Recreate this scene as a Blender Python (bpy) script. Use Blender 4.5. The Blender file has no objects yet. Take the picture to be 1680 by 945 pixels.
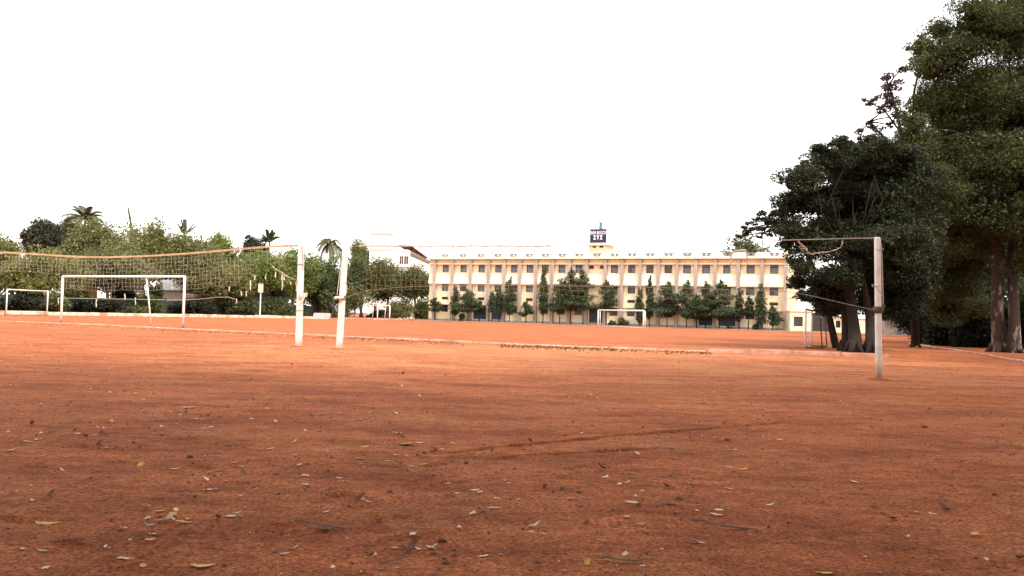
import bpy, math, random
import numpy as np
from mathutils import Vector, Matrix

# ------------------------------------------------------------------ camera, light, exposure
scene = bpy.context.scene
col = scene.collection
W_PX, H_PX, F_PX = 1680.0, 945.0, 1400.0
CAM_H = 1.0
PITCH = math.radians(1.88)
ROLL = math.radians(1.5)
fwd = Vector((0, math.cos(PITCH), math.sin(PITCH)))
r0 = Vector((1, 0, 0))
u0 = Vector((0, -math.sin(PITCH), math.cos(PITCH)))
right = r0 * math.cos(ROLL) + u0 * math.sin(ROLL)
upv = -r0 * math.sin(ROLL) + u0 * math.cos(ROLL)
CAM = Vector((0, 0, CAM_H))
cd = bpy.data.cameras.new('camera')
cam = bpy.data.objects.new('camera', cd)
col.objects.link(cam)
cd.sensor_fit = 'HORIZONTAL'
cd.sensor_width = 36.0
cd.lens = 36.0 * F_PX / W_PX
cd.clip_start = 0.05
cd.clip_end = 5000
M = Matrix.Identity(4)
for i in range(3):
    M[i][0] = right[i]; M[i][1] = upv[i]; M[i][2] = -fwd[i]; M[i][3] = CAM[i]
cam.matrix_world = M
scene.camera = cam

SUN_EL, SUN_AZ = 50.0, 140.0      # azimuth clockwise from +Y
world = bpy.data.worlds.new('World')
scene.world = world
world.use_nodes = True
wn = world.node_tree
bg = wn.nodes['Background']
sky = wn.nodes.new('ShaderNodeTexSky')
sky.sky_type = 'NISHITA'
sky.sun_disc = False
sky.sun_elevation = math.radians(SUN_EL)
sky.sun_rotation = math.radians(SUN_AZ)
sky.dust_density = 4.0
veil = wn.nodes.new('ShaderNodeMixRGB')          # the even white overcast over the clear sky
veil.inputs[0].default_value = 0.80
veil.inputs[2].default_value = (8.2, 7.9, 7.5, 1)
wn.links.new(sky.outputs[0], veil.inputs[1])
wn.links.new(veil.outputs[0], bg.inputs[0])
bg.inputs[1].default_value = 0.10

sd = bpy.data.lights.new('sun', 'SUN')
sd.energy = 1.4
sd.angle = math.radians(14)
sd.color = (1.0, 0.94, 0.84)
sun = bpy.data.objects.new('sun', sd)
col.objects.link(sun)
az, el = math.radians(SUN_AZ), math.radians(SUN_EL)
to_sun = Vector((math.sin(az) * math.cos(el), math.cos(az) * math.cos(el), math.sin(el)))
sun.rotation_euler = to_sun.to_track_quat('Z', 'Y').to_euler()

vs = scene.view_settings
vs.view_transform = 'Standard'
vs.look = 'None'
vs.gamma = 1.0
vs.use_curve_mapping = False
vs.exposure = 1.72
scene.cycles.max_bounces = 6
scene.cycles.diffuse_bounces = 3
scene.cycles.transmission_bounces = 3
scene.cycles.use_denoising = True

# ------------------------------------------------------------------ helpers
rnd = random.Random(7)


def ray(px, py):
    return fwd + right * ((px - W_PX / 2) / F_PX) + upv * ((H_PX / 2 - py) / F_PX)


def ground_pt(px, py, z=0.0):
    d = ray(px, py)
    t = (z - CAM_H) / d.z
    return CAM + d * t


def at(px, py, Y):
    d = ray(px, py)
    return CAM + d * (Y / d.y)


def lin(r, g, b):
    f = lambda c: (c / 255 / 12.92) if c <= 10 else ((c / 255 + .055) / 1.055) ** 2.4
    return (f(r), f(g), f(b), 1)


def new_mat(name):
    m = bpy.data.materials.new(name)
    m.use_nodes = True
    nt = m.node_tree
    return m, nt, nt.nodes['Principled BSDF']


def mat(name, c1, c2=None, scale=3.0, rough=0.8, bump=0.0, bscale=40.0, metal=0.0, stretch=(1, 1, 1), contrast=(0.35, 0.65), spec=0.3):
    m, nt, b = new_mat(name)
    b.inputs['Roughness'].default_value = rough
    b.inputs['Metallic'].default_value = metal
    b.inputs['Specular IOR Level'].default_value = spec
    tc = nt.nodes.new('ShaderNodeTexCoord')
    mp = nt.nodes.new('ShaderNodeMapping')
    mp.inputs['Scale'].default_value = stretch
    nt.links.new(tc.outputs['Object'], mp.inputs[0])
    if c2 is not None:
        n = nt.nodes.new('ShaderNodeTexNoise')
        n.inputs['Scale'].default_value = scale
        n.inputs['Detail'].default_value = 6
        n.inputs['Roughness'].default_value = 0.65
        r = nt.nodes.new('ShaderNodeValToRGB')
        r.color_ramp.elements[0].position = contrast[0]
        r.color_ramp.elements[1].position = contrast[1]
        r.color_ramp.elements[0].color = (*c1[:3], 1)
        r.color_ramp.elements[1].color = (*c2[:3], 1)
        nt.links.new(mp.outputs[0], n.inputs['Vector'])
        nt.links.new(n.outputs['Fac'], r.inputs[0])
        nt.links.new(r.outputs[0], b.inputs['Base Color'])
    else:
        b.inputs['Base Color'].default_value = (*c1[:3], 1)
    if bump > 0:
        n2 = nt.nodes.new('ShaderNodeTexNoise')
        n2.inputs['Scale'].default_value = bscale
        n2.inputs['Detail'].default_value = 5
        bp = nt.nodes.new('ShaderNodeBump')
        bp.inputs['Strength'].default_value = bump
        bp.inputs['Distance'].default_value = 0.02
        nt.links.new(mp.outputs[0], n2.inputs['Vector'])
        nt.links.new(n2.outputs['Fac'], bp.inputs['Height'])
        nt.links.new(bp.outputs[0], b.inputs['Normal'])
    return m


def dusty(m, z0=.02, z1=.34):
    """red earth splashed over the foot of a painted post"""
    nt = m.node_tree; b = nt.nodes['Principled BSDF']
    src = b.inputs['Base Color'].links[0].from_socket
    tc = nt.nodes.new('ShaderNodeTexCoord'); sp = nt.nodes.new('ShaderNodeSeparateXYZ'); nt.links.new(tc.outputs['Object'], sp.inputs[0])
    n = nt.nodes.new('ShaderNodeTexNoise'); n.inputs['Scale'].default_value = 14; nt.links.new(tc.outputs['Object'], n.inputs['Vector'])
    a = nt.nodes.new('ShaderNodeMath'); a.operation = 'MULTIPLY_ADD'; a.inputs[1].default_value = .35
    nt.links.new(n.outputs['Fac'], a.inputs[0]); nt.links.new(sp.outputs[2], a.inputs[2])
    r = nt.nodes.new('ShaderNodeMapRange'); r.inputs[1].default_value = z0 + .16; r.inputs[2].default_value = z1 + .16; r.inputs[3].default_value = .75; r.inputs[4].default_value = 0
    nt.links.new(a.outputs[0], r.inputs[0])
    mx = nt.nodes.new('ShaderNodeMixRGB'); mx.inputs[2].default_value = (.40, .16, .08, 1)
    nt.links.new(r.outputs[0], mx.inputs[0]); nt.links.new(src, mx.inputs[1]); nt.links.new(mx.outputs[0], b.inputs['Base Color'])
    return m


def leaf_mat(name, dark, light, tip, scale=0.6, trans=0.25):
    """Leaves: each leaf its own tone, with broad clumps of fresher and older foliage."""
    m, nt, b = new_mat(name)
    b.inputs['Roughness'].default_value = 0.55
    b.inputs['Specular IOR Level'].default_value = 0.25
    geo = nt.nodes.new('ShaderNodeNewGeometry')
    tc = nt.nodes.new('ShaderNodeTexCoord')
    n = nt.nodes.new('ShaderNodeTexNoise')
    n.inputs['Scale'].default_value = scale
    n.inputs['Detail'].default_value = 3
    nt.links.new(tc.outputs['Object'], n.inputs['Vector'])
    r = nt.nodes.new('ShaderNodeValToRGB')
    r.color_ramp.elements[0].position = 0.38
    r.color_ramp.elements[1].position = 0.62
    r.color_ramp.elements[0].color = (*dark, 1)
    r.color_ramp.elements[1].color = (*light, 1)
    nt.links.new(n.outputs['Fac'], r.inputs[0])
    mx = nt.nodes.new('ShaderNodeMixRGB')
    mx.inputs[2].default_value = (*tip, 1)
    pw = nt.nodes.new('ShaderNodeMath'); pw.operation = 'POWER'
    pw.inputs[1].default_value = 2.2
    nt.links.new(geo.outputs['Random Per Island'], pw.inputs[0])
    ml = nt.nodes.new('ShaderNodeMath'); ml.operation = 'MULTIPLY'
    ml.inputs[1].default_value = 0.8
    nt.links.new(pw.outputs[0], ml.inputs[0])
    nt.links.new(ml.outputs[0], mx.inputs[0])
    nt.links.new(r.outputs[0], mx.inputs[1])
    nt.links.new(mx.outputs[0], b.inputs['Base Color'])
    tr = nt.nodes.new('ShaderNodeBsdfTranslucent')
    nt.links.new(mx.outputs[0], tr.inputs[0])
    ms = nt.nodes.new('ShaderNodeMixShader')
    ms.inputs[0].default_value = trans
    out = nt.nodes['Material Output']
    nt.links.new(b.outputs[0], ms.inputs[1])
    nt.links.new(tr.outputs[0], ms.inputs[2])
    nt.links.new(ms.outputs[0], out.inputs[0])
    return m


def tag(o, label=None, cat=None, group=None, kind=None):
    if label: o['label'] = label
    if cat: o['category'] = cat
    if group: o['group'] = group
    if kind: o['kind'] = kind
    return o


def empty(name, loc, rz=0.0, parent=None):
    o = bpy.data.objects.new(name, None)
    col.objects.link(o)
    o.location = loc
    o.rotation_euler = (0, 0, rz)
    o.empty_display_size = 0.3
    if parent: o.parent = parent
    return o


def np_mesh(name, verts, faces, m, parent=None, smooth=False, loc=None):
    """verts (n,3), faces (k,q) arrays -> one linked object."""
    me = bpy.data.meshes.new(name)
    verts = np.asarray(verts, dtype=np.float32); faces = np.asarray(faces, dtype=np.int32)
    k, q = faces.shape
    me.vertices.add(len(verts)); me.vertices.foreach_set('co', verts.ravel())
    me.loops.add(k * q); me.loops.foreach_set('vertex_index', faces.ravel())
    me.polygons.add(k)
    me.polygons.foreach_set('loop_start', np.arange(0, k * q, q, dtype=np.int32))
    me.polygons.foreach_set('loop_total', np.full(k, q, dtype=np.int32))
    if smooth: me.polygons.foreach_set('use_smooth', np.ones(k, dtype=bool))
    me.update(calc_edges=True)
    me.materials.append(m)
    o = bpy.data.objects.new(name, me)
    col.objects.link(o)
    if parent: o.parent = parent
    if loc is not None: o.location = loc
    return o


class MB:
    def __init__(self):
        self.v = []; self.f = []

    def box(self, x0, x1, y0, y1, z0, z1):
        n = len(self.v)
        self.v += [(x0, y0, z0), (x1, y0, z0), (x1, y1, z0), (x0, y1, z0), (x0, y0, z1), (x1, y0, z1), (x1, y1, z1), (x0, y1, z1)]
        self.f += [tuple(n + i for i in q) for q in ((0, 3, 2, 1), (4, 5, 6, 7), (0, 1, 5, 4), (1, 2, 6, 5), (2, 3, 7, 6), (3, 0, 4, 7))]
        return self

    def prism_y(self, poly, y0, y1):
        """poly of (x,z) counter-clockwise seen from -y, pushed from y0 to y1"""
        n = len(self.v); k = len(poly)
        self.v += [(x, y0, z) for x, z in poly] + [(x, y1, z) for x, z in poly]
        self.f.append(tuple(range(n, n + k)))
        self.f.append(tuple(range(n + 2 * k - 1, n + k - 1, -1)))
        for i in range(k):
            j = (i + 1) % k
            self.f.append((n + i, n + k + i, n + k + j, n + j))
        return self

    def prism_x(self, poly, x0, x1):
        n = len(self.v); k = len(poly)
        self.v += [(x0, y, z) for y, z in poly] + [(x1, y, z) for y, z in poly]
        self.f.append(tuple(range(n + k - 1, n - 1, -1)))
        self.f.append(tuple(range(n + k, n + 2 * k)))
        for i in range(k):
            j = (i + 1) % k
            self.f.append((n + i, n + j, n + k + j, n + k + i))
        return self

    def tube(self, pts, rad, seg=8, wob=0.0, cap=True, rg=rnd):
        pts = [Vector(p) for p in pts]
        if not hasattr(rad, '__len__'): rad = [rad] * len(pts)
        n0 = len(self.v)
        ref = None
        for i, p in enumerate(pts):
            a = pts[max(i - 1, 0)]; b = pts[min(i + 1, len(pts) - 1)]
            t = (b - a).normalized()
            if ref is None:
                ref = Vector((1, 0, 0)) if abs(t.x) < 0.8 else Vector((0, 1, 0))
            e1 = (ref - t * ref.dot(t)).normalized()
            e2 = t.cross(e1)
            ref = e1
            for k in range(seg):
                an = 2 * math.pi * k / seg
                rr = rad[i] * (1 + (rg.uniform(-wob, wob) if wob else 0))
                q = p + e1 * (math.cos(an) * rr) + e2 * (math.sin(an) * rr)
                self.v.append(tuple(q))
        for i in range(len(pts) - 1):
            for k in range(seg):
                a = n0 + i * seg + k; b = n0 + i * seg + (k + 1) % seg
                self.f.append((a, b, b + seg, a + seg))
        if cap:
            self.f.append(tuple(n0 + k for k in range(seg - 1, -1, -1)))
            e = n0 + (len(pts) - 1) * seg
            self.f.append(tuple(e + k for k in range(seg)))
        return self

    def ball(self, c, r, nu=8, nv=6, squash=(1, 1, 1), wob=0.0, rg=rnd):
        n0 = len(self.v)
        for j in range(nv + 1):
            th = math.pi * j / nv
            for i in range(nu):
                ph = 2 * math.pi * i / nu
                k = r * (1 + (rg.uniform(-wob, wob) if wob else 0))
                self.v.append((c[0] + k * squash[0] * math.sin(th) * math.cos(ph), c[1] + k * squash[1] * math.sin(th) * math.sin(ph), c[2] + k * squash[2] * math.cos(th)))
        for j in range(nv):
            for i in range(nu):
                a = n0 + j * nu + i; b = n0 + j * nu + (i + 1) % nu
                self.f.append((a, a + nu, b + nu, b))
        return self

    def mesh(self, name, m, smooth=False):
        me = bpy.data.meshes.new(name)
        me.from_pydata(self.v, [], self.f)
        if smooth:
            for p in me.polygons: p.use_smooth = True
        me.materials.append(m)
        me.update()
        return me

    def build(self, name, m, parent=None, smooth=False, loc=None):
        o = bpy.data.objects.new(name, self.mesh(name, m, smooth))
        col.objects.link(o)
        if parent: o.parent = parent
        if loc is not None: o.location = loc
        return o


def place(mesh, name, parent=None, loc=(0, 0, 0), rot=(0, 0, 0), scale=None):
    o = bpy.data.objects.new(name, mesh)
    col.objects.link(o)
    o.location = loc; o.rotation_euler = rot
    if scale is not None: o.scale = scale
    if parent: o.parent = parent
    return o


_lat = np.random.RandomState(3).rand(256, 256)


def vnoise(x, y, s):
    """smooth lattice noise, feature size s metres, -1..1"""
    u = np.asarray(x) / s + 1000.3; w = np.asarray(y) / s + 1000.7
    i = np.floor(u).astype(int); j = np.floor(w).astype(int)
    a = u - i; b = w - j
    a = a * a * (3 - 2 * a); b = b * b * (3 - 2 * b)
    g = lambda p, q: _lat[p % 256, q % 256]
    return 2 * ((g(i, j) * (1 - a) + g(i + 1, j) * a) * (1 - b) + (g(i, j + 1) * (1 - a) + g(i + 1, j + 1) * a) * b) - 1


RUTS = [([(700, 746), (840, 731), (1000, 716), (1190, 700), (1330, 688)], 0.028, 0.015),
        ([(800, 753), (850, 748), (1000, 740), (1120, 735)], 0.026, 0.013),
        ([(890, 772), (980, 764), (1070, 755)], 0.05, 0.010),
        ([(560, 900), (700, 880), (840, 858)], 0.06, 0.006)]
RUTS = [([ground_pt(*p) for p in pl], w, d) for pl, w, d in RUTS]


_r = random.Random(21)
PRINTS = []
for k in range(5):
    bx, by, ba = _r.uniform(-3, 4), _r.uniform(3.4, 9), _r.uniform(0, 3.14)
    for j in range(6):
        PRINTS.append((bx + math.cos(ba) * .62 * j - math.sin(ba) * .1 * (-1) ** j, by + math.sin(ba) * .62 * j + math.cos(ba) * .1 * (-1) ** j, ba + _r.uniform(-.2, .2)))


def ground_z(x, y):
    x = np.asarray(x, float); y = np.asarray(y, float)
    near = np.clip((15 - np.hypot(x, y)) / 9, 0, 1)
    z = near * (0.008 * vnoise(x, y, 1.3) + 0.004 * vnoise(x, y * 1.2, 0.33) + 0.0034 * vnoise(x, y * 1.1, 0.11) + 0.0034 * vnoise(x, y, 0.05))
    z = z + near * 0.003 * np.clip(vnoise(x * 0.35 + y, y * 1.1 - x * .1, 0.16), 0, 1)
    for px_, py_, an in PRINTS:
        c_, s_ = math.cos(an), math.sin(an)
        u = (x - px_) * c_ + (y - py_) * s_; v = -(x - px_) * s_ + (y - py_) * c_
        q = (u / .14) ** 2 + (v / .055) ** 2
        z = z - .011 * np.exp(-q ** 2) + .005 * np.exp(-(np.sqrt(q) - 1.35) ** 2 * 14)
    for pl, w, d in RUTS:
        best = np.full(x.shape, 9.0); tt = np.zeros(x.shape); sg = np.zeros(x.shape)
        n = len(pl) - 1
        for k in range(n):
            a, b = pl[k], pl[k + 1]
            dx, dy = b.x - a.x, b.y - a.y
            t = np.clip(((x - a.x) * dx + (y - a.y) * dy) / (dx * dx + dy * dy), 0, 1)
            ds = np.hypot(x - a.x - t * dx, y - a.y - t * dy)
            m_ = ds < best
            sg = np.where(m_, np.sign(dx * (y - a.y) - dy * (x - a.x)), sg)
            best = np.where(m_, ds, best); tt = np.where(m_, (k + t) / n, tt)
        fade = np.clip(np.minimum(tt, 1 - tt) * 5, 0, 1) * (0.75 + 0.35 * vnoise(x, y, 0.2) + 0.18 * vnoise(x, y, 0.06))
        sd_ = best * sg
        dip = np.where(sd_ < 0, np.exp(-(sd_ / (w * 2.4)) ** 2), np.clip(1 - sd_ / (w * .35), 0, 1))
        z = z - d * fade * dip + 0.5 * d * fade * np.exp(-((sd_ - w * 1.2) / (w * 0.8)) ** 2)
    return z


# ------------------------------------------------------------------ materials
m_white = mat('white_paint', (.78, .75, .72), (.60, .52, .46), 5, .55, stretch=(1, 1, .6), contrast=(.35, .8))
m_postpaint = mat('weathered_white_paint', (.70, .65, .60), (.46, .36, .29), 4, .7, bump=.25, bscale=30, contrast=(.42, .85))
m_post = dusty(mat('dusty_post_paint', (.78, .74, .69), (.52, .42, .35), 4, .7, bump=.25, bscale=30, contrast=(.42, .85)))
m_goal = dusty(mat('dusty_goal_paint', (.80, .77, .74), (.52, .40, .33), 6, .55, contrast=(.45, .85)), 0, .25)
m_dark_metal = mat('dark_metal', (.03, .025, .025), (.06, .04, .035), 9, .6)
m_grey_metal = mat('grey_metal', (.42, .41, .40), (.30, .27, .25), 9, .5, metal=.2)
m_rust = mat('rusty_wrap', (.16, .09, .06), (.07, .05, .04), 12, .9, bump=.3)
m_cable = mat('weathered_grey_rope', (.34, .29, .25), (.24, .20, .17), 30, .9)
m_rope = mat('rope_fibre', (.58, .50, .42), (.42, .34, .27), 30, .9)
m_tape = mat('net_tape', (.62, .42, .26), (.45, .25, .14), 6, .85, stretch=(1, 1, 1))
m_tapew = mat('tattered_tape', (.70, .62, .52), (.52, .40, .30), 12, .85)
m_netw = mat('net_cord_pale', (.60, .52, .45), None, rough=.9)
m_neto = mat('net_cord_tan', (.50, .28, .13), None, rough=.9)
m_cream = mat('cream_wall_paint', (.86, .74, .52), (.78, .64, .42), .35, .85, contrast=(.3, .75), stretch=(1, 1, .5))
m_parapet = mat('pale_parapet_paint', (.88, .80, .64), (.80, .69, .50), .35, .85, contrast=(.3, .75))
m_cream_dk = mat('cream_band_paint', (.78, .61, .43), (.70, .52, .35), .6, .85)
m_pier = mat('pier_plaster', (.46, .37, .31), (.34, .27, .23), .9, .9, stretch=(1, 1, .3))
m_plinth = mat('plinth_cement', (.40, .33, .29), (.28, .22, .19), 1.2, .9)
m_shutter = mat('grey_blue_shutter', (.22, .27, .32), (.14, .17, .21), 2.0, .5)
m_winframe = mat('window_frame_paint', (.07, .055, .05), (.04, .03, .03), 4, .5)
m_winglass = mat('dark_window_glass', (.02, .018, .02), (.05, .045, .05), 1.2, .15, spec=.5)
m_redwood = mat('red_brown_slat', (.10, .035, .028), (.05, .02, .02), 3, .7)
m_roller = mat('slate_roller_shutter', (.055, .065, .085), (.035, .04, .055), 2, .5)
m_grille = mat('grey_grille', (.22, .19, .19), (.15, .13, .14), 2, .8)
m_navy = mat('navy_sign_paint', (.020, .018, .055), (.03, .027, .075), 4, .5)
m_letter = mat('white_letters', (.85, .85, .88), None, rough=.5)
m_offwhite = mat('white_wall_paint', (.80, .79, .74), (.72, .70, .63), .4, .85)
m_tin = mat('tin_roof', (.45, .44, .46), (.30, .27, .27), 1.2, .5, metal=.3)
m_maroon = mat('maroon_awning', (.12, .05, .055), (.07, .035, .04), 2, .8)
m_brick = mat('brick_wall', (.20, .09, .065), (.13, .065, .05), 2.5, .95)
m_fencecloth = mat('green_shade_cloth', (.018, .030, .022), (.034, .044, .028), .8, .9, stretch=(1, 1, .4))
m_yellowwall = mat('yellow_wall', (.70, .48, .20), (.58, .38, .15), .6, .9)
m_cyan = mat('pale_blue_sheet', (.32, .58, .62), (.24, .46, .52), 1, .5)
m_concrete = mat('grey_concrete', (.33, .30, .27), (.24, .20, .18), 2, .95, bump=.2)
m_kerb = mat('whitewashed_kerb', (.74, .58, .44), (.42, .22, .13), 1.1, .9, bump=.3, bscale=12, contrast=(.44, .62))
m_lip = mat('sandy_kerb_edge', (.62, .45, .33), (.42, .18, .09), 1.6, .95, bump=.3, bscale=12, contrast=(.42, .68))
m_kerb_red = mat('dusty_red_kerb', (.58, .38, .30), (.36, .16, .10), 1.6, .95, bump=.3, bscale=12)
m_bark = mat('dark_bark', (.032, .019, .013), (.011, .007, .006), 2.5, .95, bump=.8, bscale=9, stretch=(1, 1, .25))
m_barkpale = mat('pale_patched_bark', (.040, .024, .018), (.22, .16, .14), 2.0, .95, bump=.8, bscale=8, stretch=(1, 1, .35), contrast=(.54, .62))
m_barkbrown = mat('brown_bark', (.15, .10, .08), (.08, .055, .045), 2.5, .95, bump=.5, bscale=9, stretch=(1, 1, .25))
L_dark = leaf_mat('dark_green_leaf', (.010, .013, .006), (.024, .029, .012), (.060, .068, .028), .5)
L_near = leaf_mat('feathery_olive_leaf', (.010, .015, .006), (.055, .066, .020), (.135, .15, .045), .40, .3)
L_shade = leaf_mat('deep_shade_leaf', (.007, .009, .006), (.013, .017, .009), (.028, .036, .017), .5)  # gloom of the shaded growth put into a darker leaf colour
L_fresh = leaf_mat('fresh_green_leaf', (.085, .120, .026), (.160, .200, .045), (.26, .28, .085), .5, .4)
L_olive = leaf_mat('olive_leaf', (.100, .106, .032), (.178, .180, .056), (.27, .26, .09), .4, .4)
L_grey = leaf_mat('grey_green_leaf', (.095, .108, .040), (.175, .178, .065), (.25, .24, .10), .35, .4)
L_mid = leaf_mat('mid_green_leaf', (.042, .060, .024), (.090, .110, .042), (.15, .17, .065), .5, .35)
L_brown = leaf_mat('brown_dark_leaf', (.030, .032, .022), (.052, .050, .032), (.09, .08, .05), .5, .2)
L_column = leaf_mat('mast_tree_leaf', (.026, .042, .022), (.050, .070, .032), (.10, .13, .056), .9, .3)
L_purple = leaf_mat('reddish_thin_leaf', (.09, .055, .06), (.13, .08, .075), (.16, .10, .09), .8, .35)
L_palm = leaf_mat('palm_leaf', (.07, .08, .042), (.115, .115, .06), (.17, .155, .085), .5, .25)


def ground_material():
    m, nt, b = new_mat('red_earth')
    N = nt.nodes; Lk = nt.links
    b.inputs['Roughness'].default_value = 0.97
    b.inputs['Specular IOR Level'].default_value = 0.1
    tc = N.new('ShaderNodeTexCoord')

    def noise(scale, detail=5, stretch=(1, 1, 1), rough=.6):
        mp = N.new('ShaderNodeMapping'); mp.inputs['Scale'].default_value = stretch
        n = N.new('ShaderNodeTexNoise')
        n.inputs['Scale'].default_value = scale; n.inputs['Detail'].default_value = detail; n.inputs['Roughness'].default_value = rough
        Lk.new(tc.outputs['Object'], mp.inputs[0]); Lk.new(mp.outputs[0], n.inputs['Vector'])
        return n.outputs['Fac']

    def ramp(src, p0, c0, p1, c1):
        r = N.new('ShaderNodeValToRGB')
        r.color_ramp.elements[0].position = p0; r.color_ramp.elements[1].position = p1
        r.color_ramp.elements[0].color = c0; r.color_ramp.elements[1].color = c1
        Lk.new(src, r.inputs[0])
        return r.outputs[0]

    def mix(a, b_, fac, mode='MIX'):
        x = N.new('ShaderNodeMixRGB'); x.blend_type = mode
        for i, s in ((1, a), (2, b_)):
            if isinstance(s, tuple): x.inputs[i].default_value = s
            else: Lk.new(s, x.inputs[i])
        if isinstance(fac, float): x.inputs[0].default_value = fac
        else: Lk.new(fac, x.inputs[0])
        return x.outputs[0]
    base = ramp(noise(.16, 6, (1, 1.8, 1)), .35, (.355, .108, .041, 1), .65, (.45, .146, .057, 1))
    streak = ramp(noise(1.3, 8, (.7, 1.5, 1), .75), .36, (.66, .60, .57, 1), .60, (1.08, 1.06, 1.04, 1))
    c = mix(base, streak, 1.0, 'MULTIPLY')
    # finer, browner loose sand lying in patches
    sand = ramp(noise(.55, 6, (1, 1.5, 1)), .50, (0, 0, 0, 1), .66, (1, 1, 1, 1))
    c = mix(c, (.42, .162, .066, 1), mix((0, 0, 0, 1), sand, .55), 'MIX')
    scuff = ramp(noise(.8, 7, (.8, 1.6, 1), .7), .50, (1, 1, 1, 1), .60, (.74, .67, .64, 1))
    c = mix(c, scuff, .8, 'MULTIPLY')
    clod = ramp(noise(7, 6, (1, 1.2, 1), .7), .42, (.72, .66, .62, 1), .58, (1.12, 1.12, 1.12, 1))
    c = mix(c, clod, .7, 'MULTIPLY')
    grain = ramp(noise(46, 4, (1, 1, 1), .75), .38, (.40, .34, .30, 1), .62, (1.36, 1.42, 1.50, 1))
    c = mix(c, grain, .85, 'MULTIPLY')
    fine = ramp(noise(190, 3, (1, 1, 1), .8), .38, (.45, .40, .36, 1), .62, (1.5, 1.6, 1.7, 1))
    c = mix(c, fine, .7, 'MULTIPLY')
    vo = N.new('ShaderNodeTexVoronoi'); vo.inputs['Scale'].default_value = 38
    Lk.new(tc.outputs['Object'], vo.inputs['Vector'])
    spk = ramp(vo.outputs['Distance'], .08, (1, 1, 1, 1), .14, (0, 0, 0, 1))
    pick = ramp(noise(9, 2), .60, (0, 0, 0, 1), .64, (1, 1, 1, 1))
    c = mix(c, (.52, .33, .22, 1), mix((0, 0, 0, 1), spk, pick), 'MIX')
    # paler oval patch of ground, its edge broken up by noise
    geo = N.new('ShaderNodeSeparateXYZ'); Lk.new(tc.outputs['Object'], geo.inputs[0])

    def math_(op, a, b_=None):
        q = N.new('ShaderNodeMath'); q.operation = op
        for i, s_ in ((0, a), (1, b_)):
            if s_ is None: continue
            if isinstance(s_, (int, float)): q.inputs[i].default_value = s_
            else: Lk.new(s_, q.inputs[i])
        return q.outputs[0]
    ex = math_('DIVIDE', math_('SUBTRACT', geo.outputs[0], 2.0), 12.0)
    ey = math_('DIVIDE', math_('SUBTRACT', geo.outputs[1], 22.0), 9.0)
    rr = math_('ADD', math_('ADD', math_('MULTIPLY', ex, ex), math_('MULTIPLY', ey, ey)), math_('MULTIPLY', math_('SUBTRACT', noise(.35, 6), .5), 2.2))
    dry = ramp(rr, .35, (1, 1, 1, 1), 1.25, (0, 0, 0, 1))
    c = mix(c, mix(c, (1.20, 1.38, 1.48, 1), 1.0, 'MULTIPLY'), dry, 'MIX')
    # shade of the ruts painted as a darker soil colour along the tyre tracks
    at_ = N.new('ShaderNodeAttribute'); at_.attribute_name = 'rut_shade'
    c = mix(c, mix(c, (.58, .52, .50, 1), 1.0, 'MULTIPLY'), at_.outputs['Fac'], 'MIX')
    Lk.new(c, b.inputs['Base Color'])
    h = N.new('ShaderNodeMath'); h.operation = 'ADD'
    m1 = N.new('ShaderNodeMath'); m1.operation = 'MULTIPLY'; m1.inputs[1].default_value = .45
    Lk.new(noise(150, 4, (1, 1, 1), .8), m1.inputs[0])
    Lk.new(noise(28, 6, (1, 1.4, 1), .75), h.inputs[0]); Lk.new(m1.outputs[0], h.inputs[1])
    bp = N.new('ShaderNodeBump'); bp.inputs['Strength'].default_value = .6; bp.inputs['Distance'].default_value = .014
    Lk.new(h.outputs[0], bp.inputs['Height']); Lk.new(bp.outputs[0], b.inputs['Normal'])
    return m


m_ground = ground_material()

# ------------------------------------------------------------------ ground sheet
def axis(parts):
    out = []
    for a, b, s0, s1 in parts:
        x = a
        while x < b - 1e-6:
            out.append(x)
            x += s0 + (s1 - s0) * (x - a) / (b - a)
    return np.array(out + [parts[-1][1]])


gxp = axis([(0, 3.6, .026, .03), (3.6, 10, .03, .12), (10, 40, .12, 1.5), (40, 900, 2, 120)])
gx = np.concatenate([-gxp[:0:-1], gxp])
gy = axis([(-90, -2, 12, 1), (-2, 2.4, .5, .1), (2.4, 8, .016, .020), (8, 16, .02, .08), (16, 40, .08, .8), (40, 1200, 1, 150)])
GX, GY = np.meshgrid(gx, gy)
GZ = ground_z(GX, GY)
nx, ny = len(gx), len(gy)
idx = np.arange(nx * ny).reshape(ny, nx)
gf = np.stack([idx[:-1, :-1], idx[:-1, 1:], idx[1:, 1:], idx[1:, :-1]], -1).reshape(-1, 4)
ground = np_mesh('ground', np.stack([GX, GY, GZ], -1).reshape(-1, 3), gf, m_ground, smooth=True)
tag(ground, kind='structure')


def rut_shade_mask(x, y):
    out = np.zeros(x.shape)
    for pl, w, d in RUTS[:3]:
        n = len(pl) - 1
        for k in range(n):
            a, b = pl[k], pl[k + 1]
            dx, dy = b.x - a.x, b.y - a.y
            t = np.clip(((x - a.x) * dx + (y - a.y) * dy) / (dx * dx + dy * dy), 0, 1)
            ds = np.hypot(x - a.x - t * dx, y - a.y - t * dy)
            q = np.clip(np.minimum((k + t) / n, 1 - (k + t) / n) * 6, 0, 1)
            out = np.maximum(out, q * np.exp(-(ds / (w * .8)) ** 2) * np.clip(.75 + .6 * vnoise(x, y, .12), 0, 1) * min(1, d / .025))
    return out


tk = ground.data.attributes.new('rut_shade', 'FLOAT', 'POINT')
tk.data.foreach_set('value', rut_shade_mask(GX, GY).ravel().astype(np.float32))


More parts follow.
